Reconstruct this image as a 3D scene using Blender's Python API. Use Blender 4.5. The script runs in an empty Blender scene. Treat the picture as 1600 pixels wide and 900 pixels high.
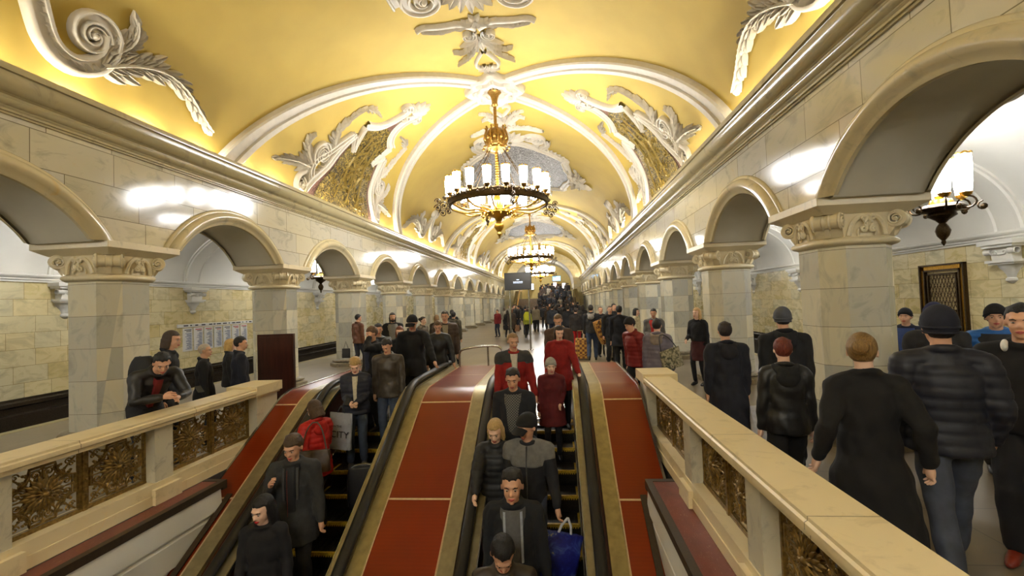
import bpy, math, random
import numpy as np
from mathutils import Vector, Matrix, Euler
R = math.radians
PI = math.pi
col = bpy.context.scene.collection
rnd = random.Random(7)

# ---------------------------------------------------------------- camera
def cam_axes(yaw, pit, rol):
    cy, sy, cp, sp = math.cos(yaw), math.sin(yaw), math.cos(pit), math.sin(pit)
    f = Vector((-sy*cp, cy*cp, sp)); r = Vector((cy, sy, 0)); u = r.cross(f)
    cr, sr = math.cos(rol), math.sin(rol)
    return cr*r+sr*u, -sr*r+cr*u, f
cr_, cu_, cf_ = cam_axes(0.0953, 0.0325, -0.0371)
cam_data = bpy.data.cameras.new('camera')
cam_data.sensor_width = 36.0
cam_data.lens = 718.3/1600*36
cam_data.clip_end = 300
cam = bpy.data.objects.new('camera', cam_data)
col.objects.link(cam)
EYE = 1.97
cam.matrix_world = Matrix(((cr_.x, cu_.x, -cf_.x, 0), (cr_.y, cu_.y, -cf_.y, 0), (cr_.z, cu_.z, -cf_.z, EYE), (0, 0, 0, 1)))
bpy.context.scene.camera = cam

# ---------------------------------------------------------------- world, exposure
world = bpy.data.worlds.new('world'); bpy.context.scene.world = world
world.use_nodes = True
world.node_tree.nodes['Background'].inputs[0].default_value = (1.0, 0.93, 0.8, 1)
world.node_tree.nodes['Background'].inputs[1].default_value = 0.02
vs = bpy.context.scene.view_settings
vs.view_transform = 'Standard'; vs.look = 'None'; vs.gamma = 1.0; vs.use_curve_mapping = False
vs.exposure = 0.14
CHAND_E = 47.0     # chandelier shade emission
COVE_E = 270.0      # cove lamp emission
AISLE_E = 20.0     # aisle lamp emission

# ---------------------------------------------------------------- node helpers
def s2l(c):
    return tuple(((x/255)/12.92 if x/255 <= 0.04045 else ((x/255+0.055)/1.055)**2.4) for x in c)+(1.0,)

class NT:
    def __init__(s, name):
        s.m = bpy.data.materials.new(name); s.m.use_nodes = True
        s.t = s.m.node_tree; s.b = s.t.nodes['Principled BSDF']
    def n(s, typ, **kw):
        nd = s.t.nodes.new(typ)
        for k, v in kw.items():
            if k.startswith('i_'):
                key = k[2:]
                key = int(key) if key.isdigit() else key.replace('_', ' ')
                nd.inputs[key].default_value = v
            else: setattr(nd, k, v)
        return nd
    def l(s, a, b): s.t.links.new(a, b)
    def obj(s):
        return s.n('ShaderNodeTexCoord').outputs['Object']
    def mapping(s, vec, scale=(1, 1, 1), rot=(0, 0, 0), loc=(0, 0, 0)):
        m = s.n('ShaderNodeMapping'); m.inputs['Scale'].default_value = scale
        m.inputs['Rotation'].default_value = rot; m.inputs['Location'].default_value = loc
        s.l(vec, m.inputs['Vector']); return m.outputs[0]
    def noise(s, vec, scale, detail=4, rough=0.5, dist=0.0):
        n = s.n('ShaderNodeTexNoise'); n.inputs['Scale'].default_value = scale; n.inputs['Detail'].default_value = detail
        n.inputs['Roughness'].default_value = rough; n.inputs['Distortion'].default_value = dist
        s.l(vec, n.inputs['Vector']); return n.outputs['Fac']
    def ramp(s, fac, stops):
        r = s.n('ShaderNodeValToRGB'); e = r.color_ramp.elements
        while len(e) < len(stops): e.new(0.5)
        for el, (p, c) in zip(e, stops): el.position = p; el.color = c
        s.l(fac, r.inputs[0]); return r.outputs[0]
    def mix(s, fac, a, b, blend='MIX'):
        m = s.n('ShaderNodeMix', data_type='RGBA', blend_type=blend)
        for sock, v in ((m.inputs[0], fac), (m.inputs[6], a), (m.inputs[7], b)):
            if hasattr(v, 'is_output') or hasattr(v, 'links'): s.l(v, sock)
            else: sock.default_value = v
        return m.outputs[2]
    def math(s, op, a, b=None):
        m = s.n('ShaderNodeMath', operation=op)
        for sock, v in ((m.inputs[0], a), (m.inputs[1], b)):
            if v is None: continue
            if hasattr(v, 'links'): s.l(v, sock)
            else: sock.default_value = v
        return m.outputs[0]
    def bump(s, h, strength=0.3, dist=0.02):
        b = s.n('ShaderNodeBump'); b.inputs['Strength'].default_value = strength; b.inputs['Distance'].default_value = dist
        s.l(h, b.inputs['Height']); s.l(b.outputs[0], s.b.inputs['Normal'])
    def set(s, color=None, rough=None, metal=None, **kw):
        if color is not None:
            if hasattr(color, 'links'): s.l(color, s.b.inputs['Base Color'])
            else: s.b.inputs['Base Color'].default_value = color
        if rough is not None:
            if hasattr(rough, 'links'): s.l(rough, s.b.inputs['Roughness'])
            else: s.b.inputs['Roughness'].default_value = rough
        if metal is not None: s.b.inputs['Metallic'].default_value = metal
        for k, v in kw.items(): s.b.inputs[k.replace('_', ' ')].default_value = v
        return s.m

_mc = {}
def plain(name, rgb, rough=0.6, metal=0.0, nscale=30.0, namp=0.12, bump=0.15, bdist=0.004, vscale=(1, 1, 1)):
    """one colour with a little procedural variation and bump"""
    if name in _mc: return _mc[name]
    t = NT(name); o = t.mapping(t.obj(), vscale)
    nz = t.noise(o, nscale, 3)
    c = s2l(rgb)
    d = tuple(x*(1-namp) for x in c[:3])+(1,); e = tuple(min(1, x*(1+namp)) for x in c[:3])+(1,)
    t.set(t.ramp(nz, [(0.3, d), (0.7, e)]), rough, metal)
    if bump: t.bump(nz, bump, bdist)
    _mc[name] = t.m
    return t.m

def emis(name, rgb, strength):
    t = NT(name); c = s2l(rgb)
    t.set(c, 0.4, Emission_Color=c, Emission_Strength=strength)
    return t.m

# ---------------------------------------------------------------- materials of the place
def make_marble_wall(name, c1, c2, c3, bw, bh, axis='yz', rough=0.16, mortar=(120, 112, 92), msize=0.006, loc=(0, 0, 0)):
    t = NT(name); o = t.obj()
    sx = t.n('ShaderNodeSeparateXYZ'); t.l(o, sx.inputs[0])
    cb = t.n('ShaderNodeCombineXYZ')
    if axis == 'yz': t.l(sx.outputs[1], cb.inputs[0]); t.l(sx.outputs[2], cb.inputs[1])
    elif axis == 'xz': t.l(sx.outputs[0], cb.inputs[0]); t.l(sx.outputs[2], cb.inputs[1])
    else: t.l(sx.outputs[0], cb.inputs[0]); t.l(sx.outputs[1], cb.inputs[1])
    v = t.mapping(cb.outputs[0], loc=loc)
    br = t.n('ShaderNodeTexBrick'); t.l(v, br.inputs['Vector'])
    br.inputs['Scale'].default_value = 1.0; br.inputs['Brick Width'].default_value = bw; br.inputs['Row Height'].default_value = bh
    br.inputs['Mortar Size'].default_value = msize; br.inputs['Mortar Smooth'].default_value = 0.2; br.inputs['Bias'].default_value = 0.0
    br.inputs['Color1'].default_value = (0, 0, 0, 1); br.inputs['Color2'].default_value = (1, 1, 1, 1); br.inputs['Mortar'].default_value = (0.5, 0.5, 0.5, 1)
    br.offset = 0.37; br.squash = 0.8; br.squash_frequency = 3
    tile = t.ramp(br.outputs['Color'], [(0.0, s2l(c1)), (0.5, s2l(c2)), (1.0, s2l(c3))])
    nz = t.noise(t.mapping(o, (1, 0.8, 1.6), (0.5, 0.2, 0.1)), 2.2, 8, 0.62, 1.2)
    vein = t.ramp(nz, [(0.30, (0.62, 0.62, 0.64, 1)), (0.47, (1, 1, 1, 1)), (0.62, (1, 1, 1, 1)), (0.75, (1.0, 0.88, 0.70, 1))])
    c = t.mix(0.8, tile, vein, 'MULTIPLY')
    c = t.mix(br.outputs['Fac'], c, s2l(mortar))
    t.set(c, t.ramp(nz, [(0.3, (rough,)*3+(1,)), (0.8, (rough*1.6,)*3+(1,))]), 0.0, Specular_IOR_Level=0.6)
    t.bump(br.outputs['Fac'], -0.25, 0.004)
    return t.m

M = {}
M['wall_marble'] = make_marble_wall('spandrel marble', (188, 181, 156), (210, 202, 176), (196, 192, 180), 1.15, 0.5, 'yz', 0.09)
M['aisle_tile'] = make_marble_wall('aisle wall tiles', (205, 186, 128), (222, 206, 156), (208, 198, 160), 0.78, 0.42, 'yz', 0.22, (150, 130, 80))
M['end_tile'] = make_marble_wall('end wall tiles', (205, 186, 128), (222, 206, 156), (208, 198, 160), 0.78, 0.42, 'xz', 0.3, (150, 130, 80))
def make_pier():
    t = NT('pier marble'); o = t.obj()
    g = t.n('ShaderNodeNewGeometry')
    sx = t.n('ShaderNodeSeparateXYZ'); t.l(o, sx.inputs[0])
    zr = t.math('DIVIDE', sx.outputs[2], 0.50)
    fl = t.math('FLOOR', zr)
    fr = t.math('FRACT', zr)
    nr = t.n('ShaderNodeVectorMath', operation='SCALE'); nr.inputs['Scale'].default_value = 2.6
    t.l(g.outputs['True Normal'], nr.inputs[0])
    sn = t.n('ShaderNodeVectorMath', operation='SNAP'); sn.inputs[1].default_value = (1, 1, 10)
    t.l(nr.outputs[0], sn.inputs[0])
    oi = t.n('ShaderNodeObjectInfo')
    cb = t.n('ShaderNodeCombineXYZ'); t.l(t.math('ADD', fl, oi.outputs['Random']), cb.inputs[2])
    ad = t.n('ShaderNodeVectorMath', operation='ADD'); t.l(sn.outputs[0], ad.inputs[0]); t.l(cb.outputs[0], ad.inputs[1])
    wn = t.n('ShaderNodeTexWhiteNoise', noise_dimensions='3D'); t.l(ad.outputs[0], wn.inputs['Vector'])
    tile = t.ramp(wn.outputs['Value'], [(0, s2l((158, 157, 146))), (0.3, s2l((194, 190, 172))), (0.6, s2l((216, 208, 180))), (1, s2l((176, 174, 164)))])
    nz = t.noise(t.mapping(o, (1.3, 1.3, 0.7), (0.4, 0.6, 0)), 2.4, 9, 0.6, 1.6)
    vein = t.ramp(nz, [(0.30, (0.66, 0.67, 0.70, 1)), (0.48, (1, 1, 1, 1)), (0.7, (1.0, 0.96, 0.88, 1))])
    c = t.mix(0.85, tile, vein, 'MULTIPLY')
    joint = t.math('LESS_THAN', fr, 0.012)
    c = t.mix(joint, c, s2l((110, 104, 88)))
    t.set(c, 0.2, 0.0, Specular_IOR_Level=0.55)
    t.bump(joint, -0.2, 0.004)
    return t.m
M['pier'] = make_pier()
def veined(name, base, vein, warm, scale=3.0, rough=0.25, sh=(1, 1, 1)):
    t = NT(name); o = t.mapping(t.obj(), sh, (0.3, 0.2, 0.5))
    nz = t.noise(o, scale, 9, 0.62, 1.4)
    c = t.ramp(nz, [(0.28, s2l(vein)), (0.45, s2l(base)), (0.62, s2l(base)), (0.78, s2l(warm))])
    t.set(c, rough, 0.0, Specular_IOR_Level=0.55)
    t.bump(t.noise(o, 60, 3), 0.05, 0.002)
    return t.m
M['moulding'] = veined('cornice marble', (182, 169, 130), (146, 136, 110), (200, 174, 122), 2.0, 0.18)
M['archivolt'] = veined('arch moulding marble', (208, 194, 156), (176, 166, 138), (218, 184, 122), 2.5, 0.14)
M['capital'] = veined('capital marble', (222, 208, 172), (196, 184, 154), (226, 200, 150), 5.0, 0.35)
M['rail'] = veined('balustrade marble', (222, 204, 160), (200, 182, 140), (230, 202, 138), 4.0, 0.45)
M['post'] = veined('balustrade post marble', (196, 188, 162), (160, 152, 132), (204, 190, 150), 5.0, 0.4)
def make_ledge():
    t = NT('worn red marble ledge'); o = t.obj()
    nz = t.noise(t.mapping(o, (1, .6, 1)), 3.0, 6, .6, .8); sc = t.noise(t.mapping(o, (9, 2.2, 1), (0, 0, .5)), 7.0, 6, .75, 2.0)
    c = t.ramp(nz, [(0.3, s2l((92, 40, 28))), (0.7, s2l((122, 58, 42)))])
    c = t.mix(t.ramp(sc, [(0.60, (0, 0, 0, 1)), (0.66, (.75, .75, .75, 1))]), c, s2l((176, 150, 120)))
    t.set(c, 0.4); return t.m
M['ledge'] = make_ledge()
M['granite'] = plain('dark granite', (52, 44, 34), 0.22, 0, 80, 0.5, 0.05)
M['base_stone'] = plain('pier base stone', (120, 108, 84), 0.35, 0, 14, 0.35, 0.1)
M['yellow'] = plain('yellow vault plaster', (184, 158, 74), 0.75, 0, 1.2, 0.05, 0.04, 0.004)
M['stucco'] = plain('white stucco', (198, 190, 175), 0.6, 0, 9, 0.05, 0.1)
M['stucco_shadow'] = plain('painted stucco shadow', (150, 118, 96), 0.8, 0, 9, 0.1, 0.1)  # brown tone painted for the relief's cast shadow, left unused
M['plaster'] = plain('white aisle plaster', (216, 213, 203), 0.7, 0, 1.5, 0.03, 0.04)
def make_mosaic(name, c1, c2, c3, c4, scale=26, metal=0.45, r0=0.25):
    t = NT(name); o = t.obj()
    vo = t.n('ShaderNodeTexVoronoi', feature='F1'); vo.inputs['Scale'].default_value = scale; t.l(o, vo.inputs['Vector'])
    nz = t.noise(o, 6.5, 7, 0.75, 1.5)
    sc = t.n('ShaderNodeSeparateColor'); t.l(vo.outputs['Color'], sc.inputs[0])
    f = t.math('ADD', t.math('MULTIPLY', nz, 0.75), t.math('MULTIPLY', sc.outputs[0], 0.35))
    c = t.ramp(f, [(0.38, s2l(c1)), (0.5, s2l(c2)), (0.6, s2l(c3)), (0.72, s2l(c4))])
    rough = t.math('ADD', t.math('MULTIPLY', sc.outputs[1], 0.45), r0)
    t.set(c, rough, metal)
    b = t.n('ShaderNodeBump'); b.inputs['Strength'].default_value = 0.9; b.inputs['Distance'].default_value = 0.02
    t.l(sc.outputs[2], b.inputs['Height']); t.l(b.outputs[0], t.b.inputs['Normal'])
    return t.m
M['mosaic_gold'] = make_mosaic('gold smalt mosaic', (44, 34, 20), (80, 66, 28), (122, 102, 38), (168, 144, 66))
M['mosaic_gold_ring'] = plain('raised gold mosaic lines', (118, 98, 38), 0.45, 0.4, 40, 0.4, 0.5, 0.01)
M['mosaic_border'] = make_mosaic('purple brown mosaic border', (96, 66, 60), (112, 80, 72), (128, 94, 82), (140, 108, 90), 50)
M['mosaic_grey'] = make_mosaic('grey battle mosaic', (48, 42, 38), (84, 76, 70), (122, 116, 110), (176, 172, 166), 30, 0.2, 0.4)
M['brass'] = plain('chandelier bronze', (150, 116, 58), 0.32, 0.9, 40, 0.4, 0.3)
M['dark_bronze'] = plain('dark patinated bronze', (74, 58, 36), 0.38, 0.85, 40, 0.4, 0.3)
M['grille'] = plain('cast bronze grille', (132, 106, 54), 0.4, 0.6, 30, 0.45, 0.5)
M['gold_paint'] = plain('gilded metal', (196, 152, 60), 0.3, 0.9, 30, 0.2, 0.2)
M['shade'] = emis('lit lamp glass', (252, 254, 255), CHAND_E)
M['shade2'] = emis('lit aisle lamp glass', (253, 254, 255), AISLE_E)
M['cove'] = emis('cove lamp glass', (255, 250, 234), COVE_E)
M['steel'] = plain('brushed steel', (170, 168, 160), 0.25, 0.95, 60, 0.1, 0.05)
M['strip'] = plain('aged brass trim', (150, 138, 104), 0.36, 0.6, 12, 0.15, 0.05)
M['goldstrip'] = plain('yellowish metal skirt', (146, 130, 82), 0.4, 0.4, 12, 0.2, 0.05)
M['rubber'] = plain('black handrail rubber', (22, 21, 20), 0.45, 0, 60, 0.2, 0.05)
M['seam'] = plain('white seam strip', (206, 180, 140), 0.4, 0.2)
M['edge_brown'] = plain('brown edge trim', (58, 46, 30), 0.5, 0.2)
def make_deck():
    t = NT('red ribbed laminate'); o = t.obj()
    w = t.n('ShaderNodeTexWave', wave_type='BANDS', bands_direction='Y'); w.inputs['Scale'].default_value = 9.0; w.inputs['Distortion'].default_value = 0.4
    t.l(o, w.inputs['Vector'])
    nz = t.noise(o, 1.4, 4)
    c = t.mix(t.math('MULTIPLY', w.outputs['Fac'], 0.16), t.ramp(nz, [(0.3, s2l((112, 36, 5))), (0.7, s2l((124, 42, 8)))]), s2l((84, 24, 4)))
    t.set(c, 0.28, 0.0, Specular_IOR_Level=0.35); t.bump(w.outputs['Fac'], 0.04, 0.002)
    return t.m
M['deck'] = make_deck()
M['dark_panel'] = plain('dark brown side panel', (64, 26, 14), 0.3, 0, 8, 0.2, 0.05)
M['step'] = plain('dark step metal', (40, 36, 28), 0.5, 0.5, 50, 0.3, 0.3)
M['comb'] = plain('yellow step edge', (186, 152, 40), 0.5, 0.1, 40, 0.3, 0.2)
M['black'] = plain('matt black', (16, 15, 14), 0.6)
M['concrete'] = plain('dark tunnel wall', (50, 46, 40), 0.8)
M['wood'] = plain('dark reddish wood', (54, 24, 14), 0.28, 0, 4, 0.4, 0.05, 0.003, (6, 6, 0.6))
M['white_panel'] = plain('white enamel', (226, 224, 218), 0.35, 0, 5, 0.03, 0)
M['yellow_line'] = plain('worn yellow line', (140, 128, 84), 0.5)
def make_floor():
    t = NT('polished stone floor'); o = t.obj()
    br = t.n('ShaderNodeTexBrick'); t.l(o, br.inputs['Vector']); br.offset = 0.0
    br.inputs['Scale'].default_value = 1.0; br.inputs['Brick Width'].default_value = 1.1; br.inputs['Row Height'].default_value = 0.9
    br.inputs['Mortar Size'].default_value = 0.005; br.inputs['Color1'].default_value = s2l((104, 92, 72)); br.inputs['Color2'].default_value = s2l((122, 110, 88)); br.inputs['Mortar'].default_value = s2l((84, 74, 60))
    nz = t.noise(o, 1.6, 6, 0.6, 0.6)
    c = t.mix(0.7, br.outputs['Color'], t.ramp(nz, [(0.3, (0.82, 0.82, 0.82, 1)), (0.7, (1.06, 1.05, 1.03, 1))]), 'MULTIPLY')
    t.set(c, 0.3, 0.0, Specular_IOR_Level=0.5)
    return t.m
M['floor'] = make_floor()

# ---------------------------------------------------------------- mesh builder
class MB:
    def __init__(s): s.v = []; s.f = []; s.m = []; s.nv = 0
    def add(s, verts, faces, mi=0):
        verts = np.asarray(verts, float).reshape(-1, 3)
        b = s.nv; s.v.append(verts); s.nv += len(verts)
        for f in faces: s.f.append(tuple(i+b for i in f)); s.m.append(mi)
        return s
    def grid(s, P, mi=0, cu=False, cv=False, flip=False):
        P = np.asarray(P, float); n, k = P.shape[:2]; F = []
        for i in range(n if cu else n-1):
            for j in range(k if cv else k-1):
                a, b, c, d = i*k+j, i*k+(j+1) % k, ((i+1) % n)*k+(j+1) % k, ((i+1) % n)*k+j
                F.append((a, d, c, b) if flip else (a, b, c, d))
        return s.add(P.reshape(-1, 3), F, mi)
    def box(s, x0, x1, y0, y1, z0, z1, mi=0):
        v = [(x, y, z) for x in (x0, x1) for y in (y0, y1) for z in (z0, z1)]
        return s.add(v, [(0, 1, 3, 2), (4, 6, 7, 5), (0, 4, 5, 1), (2, 3, 7, 6), (0, 2, 6, 4), (1, 5, 7, 3)], mi)
    def prism(s, poly, a0, a1, axis='z', mi=0):
        """extrude a 2D polygon. axis z: (x,y); axis y: (x,z); axis x: (y,z)"""
        n = len(poly)
        def mk(p, a):
            return {'z': (p[0], p[1], a), 'y': (p[0], a, p[1]), 'x': (a, p[0], p[1])}[axis]
        v = [mk(p, a0) for p in poly]+[mk(p, a1) for p in poly]
        F = [tuple(range(n))[::-1], tuple(range(n, 2*n))]+[(i, (i+1) % n, n+(i+1) % n, n+i) for i in range(n)]
        return s.add(v, F, mi)
    def tube(s, path, rad, n=8, mi=0, caps=True, closed=False, flat=1.0, up=(0, 0, 1)):
        P = np.asarray(path, float); m = len(P)
        rad = np.full(m, rad, float) if np.isscalar(rad) else np.asarray(rad, float)
        T = (np.roll(P, -1, 0)-np.roll(P, 1, 0)) if closed else np.gradient(P, axis=0)
        T /= np.linalg.norm(T, axis=1)[:, None]+1e-12
        up = np.array(up, float); rings = []; N = None
        for i in range(m):
            if N is None:
                N = up-T[i]*(up@T[i])
                if np.linalg.norm(N) < 1e-3: N = np.array((1, 0, 0.))-T[i]*T[i][0]
            else: N = N-T[i]*(N@T[i])
            N /= np.linalg.norm(N)+1e-12; B = np.cross(T[i], N)
            a = np.linspace(0, 2*PI, n, endpoint=False)
            rings.append(P[i]+rad[i]*(np.outer(np.cos(a), N)*flat+np.outer(np.sin(a), B)))
        s.grid(rings, mi, cu=closed, cv=True)
        if caps and not closed:
            b = s.nv-m*n
            s.f.append(tuple(b+j for j in range(n))[::-1] if False else tuple(b+j for j in range(n))); s.m.append(mi)
            s.f.append(tuple(b+(m-1)*n+j for j in range(n))[::-1]); s.m.append(mi)
        return s
    def lathe(s, prof, c=(0, 0, 0), n=16, mi=0, squash=1.0):
        a = np.linspace(0, 2*PI, n, endpoint=False)
        P = [[(c[0]+r*math.cos(t), c[1]+r*math.sin(t)*squash, c[2]+z) for t in a] for r, z in prof]
        return s.grid(P, mi, cv=True)
    def ball(s, c, r, n=8, mi=0, m=None):
        m = m or n
        r = (r, r, r) if np.isscalar(r) else r
        th = np.linspace(0.02, PI-0.02, m); ph = np.linspace(0, 2*PI, n, endpoint=False)
        P = [[(c[0]+r[0]*math.sin(t)*math.cos(p), c[1]+r[1]*math.sin(t)*math.sin(p), c[2]+r[2]*math.cos(t)) for p in ph] for t in th]
        return s.grid(P, mi, cv=True, flip=True)
    def merge(s, o, off=(0, 0, 0), mi=None):
        for V in o.v: s.v.append(V+np.array(off))
        for f, m in zip(o.f, o.m): s.f.append(tuple(i+s.nv for i in f)); s.m.append(m if mi is None else mi)
        s.nv += o.nv; return s
    def arrays(s): return np.concatenate(s.v) if s.v else np.zeros((0, 3))
    def mesh(s, name, mats, smooth=None):
        me = bpy.data.meshes.new(name)
        me.from_pydata(s.arrays().tolist(), [], s.f)
        for m in (mats if isinstance(mats, (list, tuple)) else [mats]): me.materials.append(m)
        me.polygons.foreach_set('material_index', s.m)
        if smooth is not None:
            me.polygons.foreach_set('use_smooth', [True]*len(me.polygons))
            if smooth < 180:
                try: me.set_sharp_from_angle(angle=R(smooth))
                except Exception: pass
        me.update()
        return me
    def build(s, name, mats, parent=None, loc=(0, 0, 0), smooth=None, rot=None):
        o = bpy.data.objects.new(name, s.mesh(name, mats, smooth)); col.objects.link(o)
        o.location = loc
        if rot: o.rotation_euler = rot
        if parent is not None: o.parent = parent
        return o

def tag(o, label=None, cat=None, group=None, kind=None):
    if label: o['label'] = label
    if cat: o['category'] = cat
    if group: o['group'] = group
    if kind: o['kind'] = kind
    return o
def empty(name, loc=(0, 0, 0), rz=0.0, parent=None):
    o = bpy.data.objects.new(name, None); col.objects.link(o)
    o.location = loc; o.rotation_euler = (0, 0, rz); o.empty_display_size = 0.1
    if parent is not None: o.parent = parent
    return o
def struct(o): o['kind'] = 'structure'; return o
def copy_tree(o, loc=None, rz=None, parent=None):
    c = o.copy(); col.objects.link(c)
    if parent is not None: c.parent = parent
    if loc is not None: c.location = loc
    if rz is not None: c.rotation_euler = (0, 0, rz)
    for ch in list(o.children): copy_tree(ch, parent=c)
    return c
ORD = ['first', 'second', 'third', 'fourth', 'fifth', 'sixth', 'seventh', 'eighth', 'ninth', 'tenth', 'eleventh', 'twelfth', 'thirteenth', 'fourteenth', 'fifteenth']
# ================================================================ THE HALL
CX = -1.678; PITCH = 4.437
PL0, PR0 = 6.90, 6.70            # centre of the first visible pier in each row
VA, VB, VZ = 5.1, 3.8, 5.0       # elliptical vault
FAR = 62.5; NEAR = -6.0
_t = np.linspace(0, PI/2, 1501)
_s = np.concatenate([[0], np.cumsum(np.hypot(np.diff(VA*np.sin(_t)), np.diff(VB*np.cos(_t))))])
ULEN = float(_s[-1])             # 7.03
def V(u, y, h=0.0):
    """point on the vault: u = arc length from the crown (signed), y along the hall, h = height of relief"""
    u = np.asarray(u, float); y = np.asarray(y, float); h = np.asarray(h, float)
    t = np.interp(np.minimum(np.abs(u), ULEN), _s, _t)
    drop = np.maximum(np.abs(u)-ULEN, 0)
    s, c = np.sin(t), np.cos(t)
    nx, nz = s/VA, c/VB; nl = np.hypot(nx, nz); nx, nz = nx/nl, nz/nl
    x = np.sign(u)*(VA*s-nx*h); z = VZ+VB*c-nz*h-drop
    return np.stack(np.broadcast_arrays(CX+x, y, z), -1)

# vault shell
us = np.concatenate([[-ULEN-0.16], np.linspace(-ULEN, ULEN, 81), [ULEN+0.16]])
ys = np.linspace(NEAR, FAR, 2)
b = MB(); b.grid([[V(u, y) for y in ys] for u in us], flip=False)
struct(b.build('ceiling', M['yellow'], smooth=40))

# floor around the escalator well
WX0, WX1 = -4.25, 1.2
b = MB()
def quad(b, x0, x1, y0, y1, z, mi=0): b.add([(x0, y0, z), (x1, y0, z), (x1, y1, z), (x0, y1, z)], [(0, 1, 2, 3)], mi)
quad(b, CX-8.2, WX0, NEAR, 7.4, 0); quad(b, WX1, CX+8.2, NEAR, 7.4, 0); quad(b, CX-8.2, CX+8.2, 7.4, 56, 0)
quad(b, WX0, WX1, NEAR, -0.6, 0)
struct(b.build('floor', M['floor']))
# platform edges and track trenches
for side, nm in ((-1, 'left'), (1, 'right')):
    b = MB(); X = lambda d: CX+side*d
    b.add([(X(8.2), NEAR, 0), (X(8.2), FAR, 0), (X(8.2), FAR, -1.1), (X(8.2), NEAR, -1.1)], [(0, 1, 2, 3)], 1)
    b.add([(X(8.2), NEAR, -1.1), (X(8.2), FAR, -1.1), (X(11.75), FAR, -1.1), (X(11.75), NEAR, -1.1)], [(0, 1, 2, 3)], 1)
    b.box(min(X(7.98), X(8.2)), max(X(7.98), X(8.2)), NEAR, 56, -0.02, 0.004, 2)
    struct(b.build('trim_1' if side < 0 else 'trim_2', [M['floor'], M['concrete'], M['yellow_line']]))

# ---- spandrel walls with their arches
AR, ACZ = 2.10, 2.05       # outer radius of the arch moulding and height of its centre
IR = 1.77                  # opening radius
def arch_wall(side, nm):
    y0 = (PL0 if side < 0 else PR0)
    b = MB(); X = lambda d: CX+side*d
    din, dout = 5.1, 6.14
    k0, k1 = -3, 13
    for k in range(k0, k1):
        yc = y0+(k+0.5)*PITCH; half = PITCH/2
        rs = IR+0.05
        wmax = math.sqrt(rs*rs-(3.12-ACZ)**2)
        dys = np.concatenate([[-half, -wmax-1e-4], np.linspace(-wmax, wmax, 33), [wmax+1e-4, half]])
        zs = [ACZ+math.sqrt(max(rs*rs-d*d, 0)) if abs(d) <= wmax else 3.12 for d in dys]
        for d, top in ((din, 5.0), (dout, 4.9)):
            b.grid([[(X(d), yc+dy, z), (X(d), yc+dy, top)] for dy, z in zip(dys, zs)], 0 if d == din else 1, flip=(side > 0) == (d == din))
        b.grid([[(X(din), yc+dy, z), (X(dout), yc+dy, z)] for dy, z in zip(dys, zs)], 1)
    o = struct(b.build('wall_'+nm, [M['wall_marble'], M['soffit']], smooth=30))
    # arch mouldings
    for k in range(k0, k1):
        yc = y0+(k+0.5)*PITCH
        for d, sg in ((din, -1), (dout, 1)):
            prof = [(IR, 0.0), (IR, 0.03), (IR+0.03, 0.05), (IR+0.05, 0.055), (IR+0.08, 0.10), (IR+0.13, 0.135), (IR+0.18, 0.135), (IR+0.235, 0.10), (IR+0.255, 0.05), (IR+0.29, 0.05), (IR+0.31, 0.03), (IR+0.31, 0)]
            P = []
            amax = math.acos((3.13-ACZ)/(IR+0.02))
            for a in np.linspace(-1, 1, 41):
                row = []
                for r, h in prof:
                    am = math.acos(min(1, (3.13-ACZ)/r))
                    t = a*am
                    row.append((X(d+sg*h), yc+r*math.sin(t), ACZ+r*math.cos(t)))
                row.append((X(d-sg*0.02), yc+IR*math.sin(a*math.acos((3.13-ACZ)/IR)), ACZ+IR*math.cos(a*math.acos((3.13-ACZ)/IR))))
                row = [row[-1]]+row[:-1]
                P.append(row)
            a = MB(); a.grid(P, 0, flip=(side*sg > 0))
            q = a.build('arch_moulding', M['archivolt'], parent=o, smooth=50); q['kind'] = 'structure'
    return o
def make_soffit():
    t = NT('arch soffit plaster'); nz = t.noise(t.obj(), 1.2, 4)
    t.set(t.ramp(nz, [(0.3, s2l((196, 190, 172))), (0.7, s2l((206, 201, 184)))]), 0.5)
    return t.m
M['soffit'] = make_soffit()
arch_wall(-1, 'left'); arch_wall(1, 'right')

# ---- cornices with the light trough behind them
cprof = [(0, 4.57), (.03, 4.57), (.03, 4.60), (.055, 4.60), (.055, 4.63), (.075, 4.645), (.08, 4.66), (.11, 4.67), (.135, 4.70), (.14, 4.73), (.125, 4.755), (.125, 4.775), (.15, 4.785)]
for a in np.linspace(0, 1, 9): cprof.append((.155+.125*math.sin(a*PI/2), 4.79+.20*(1-math.cos(a*PI/2))))
cprof += [(.285, 5.0), (.32, 5.005), (.325, 5.03), (.325, 5.085), (.29, 5.085), (.27, 5.0), (.24, 4.93), (-.02, 4.90)]
for side, nm in ((-1, 'trim_3'), (1, 'trim_4')):
    b = MB()
    b.grid([[(CX+side*(5.1-d), y, z) for d, z in cprof] for y in np.linspace(NEAR, FAR, 47)], 0, flip=side > 0)
    struct(b.build(nm, M['moulding'], smooth=35))

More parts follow.
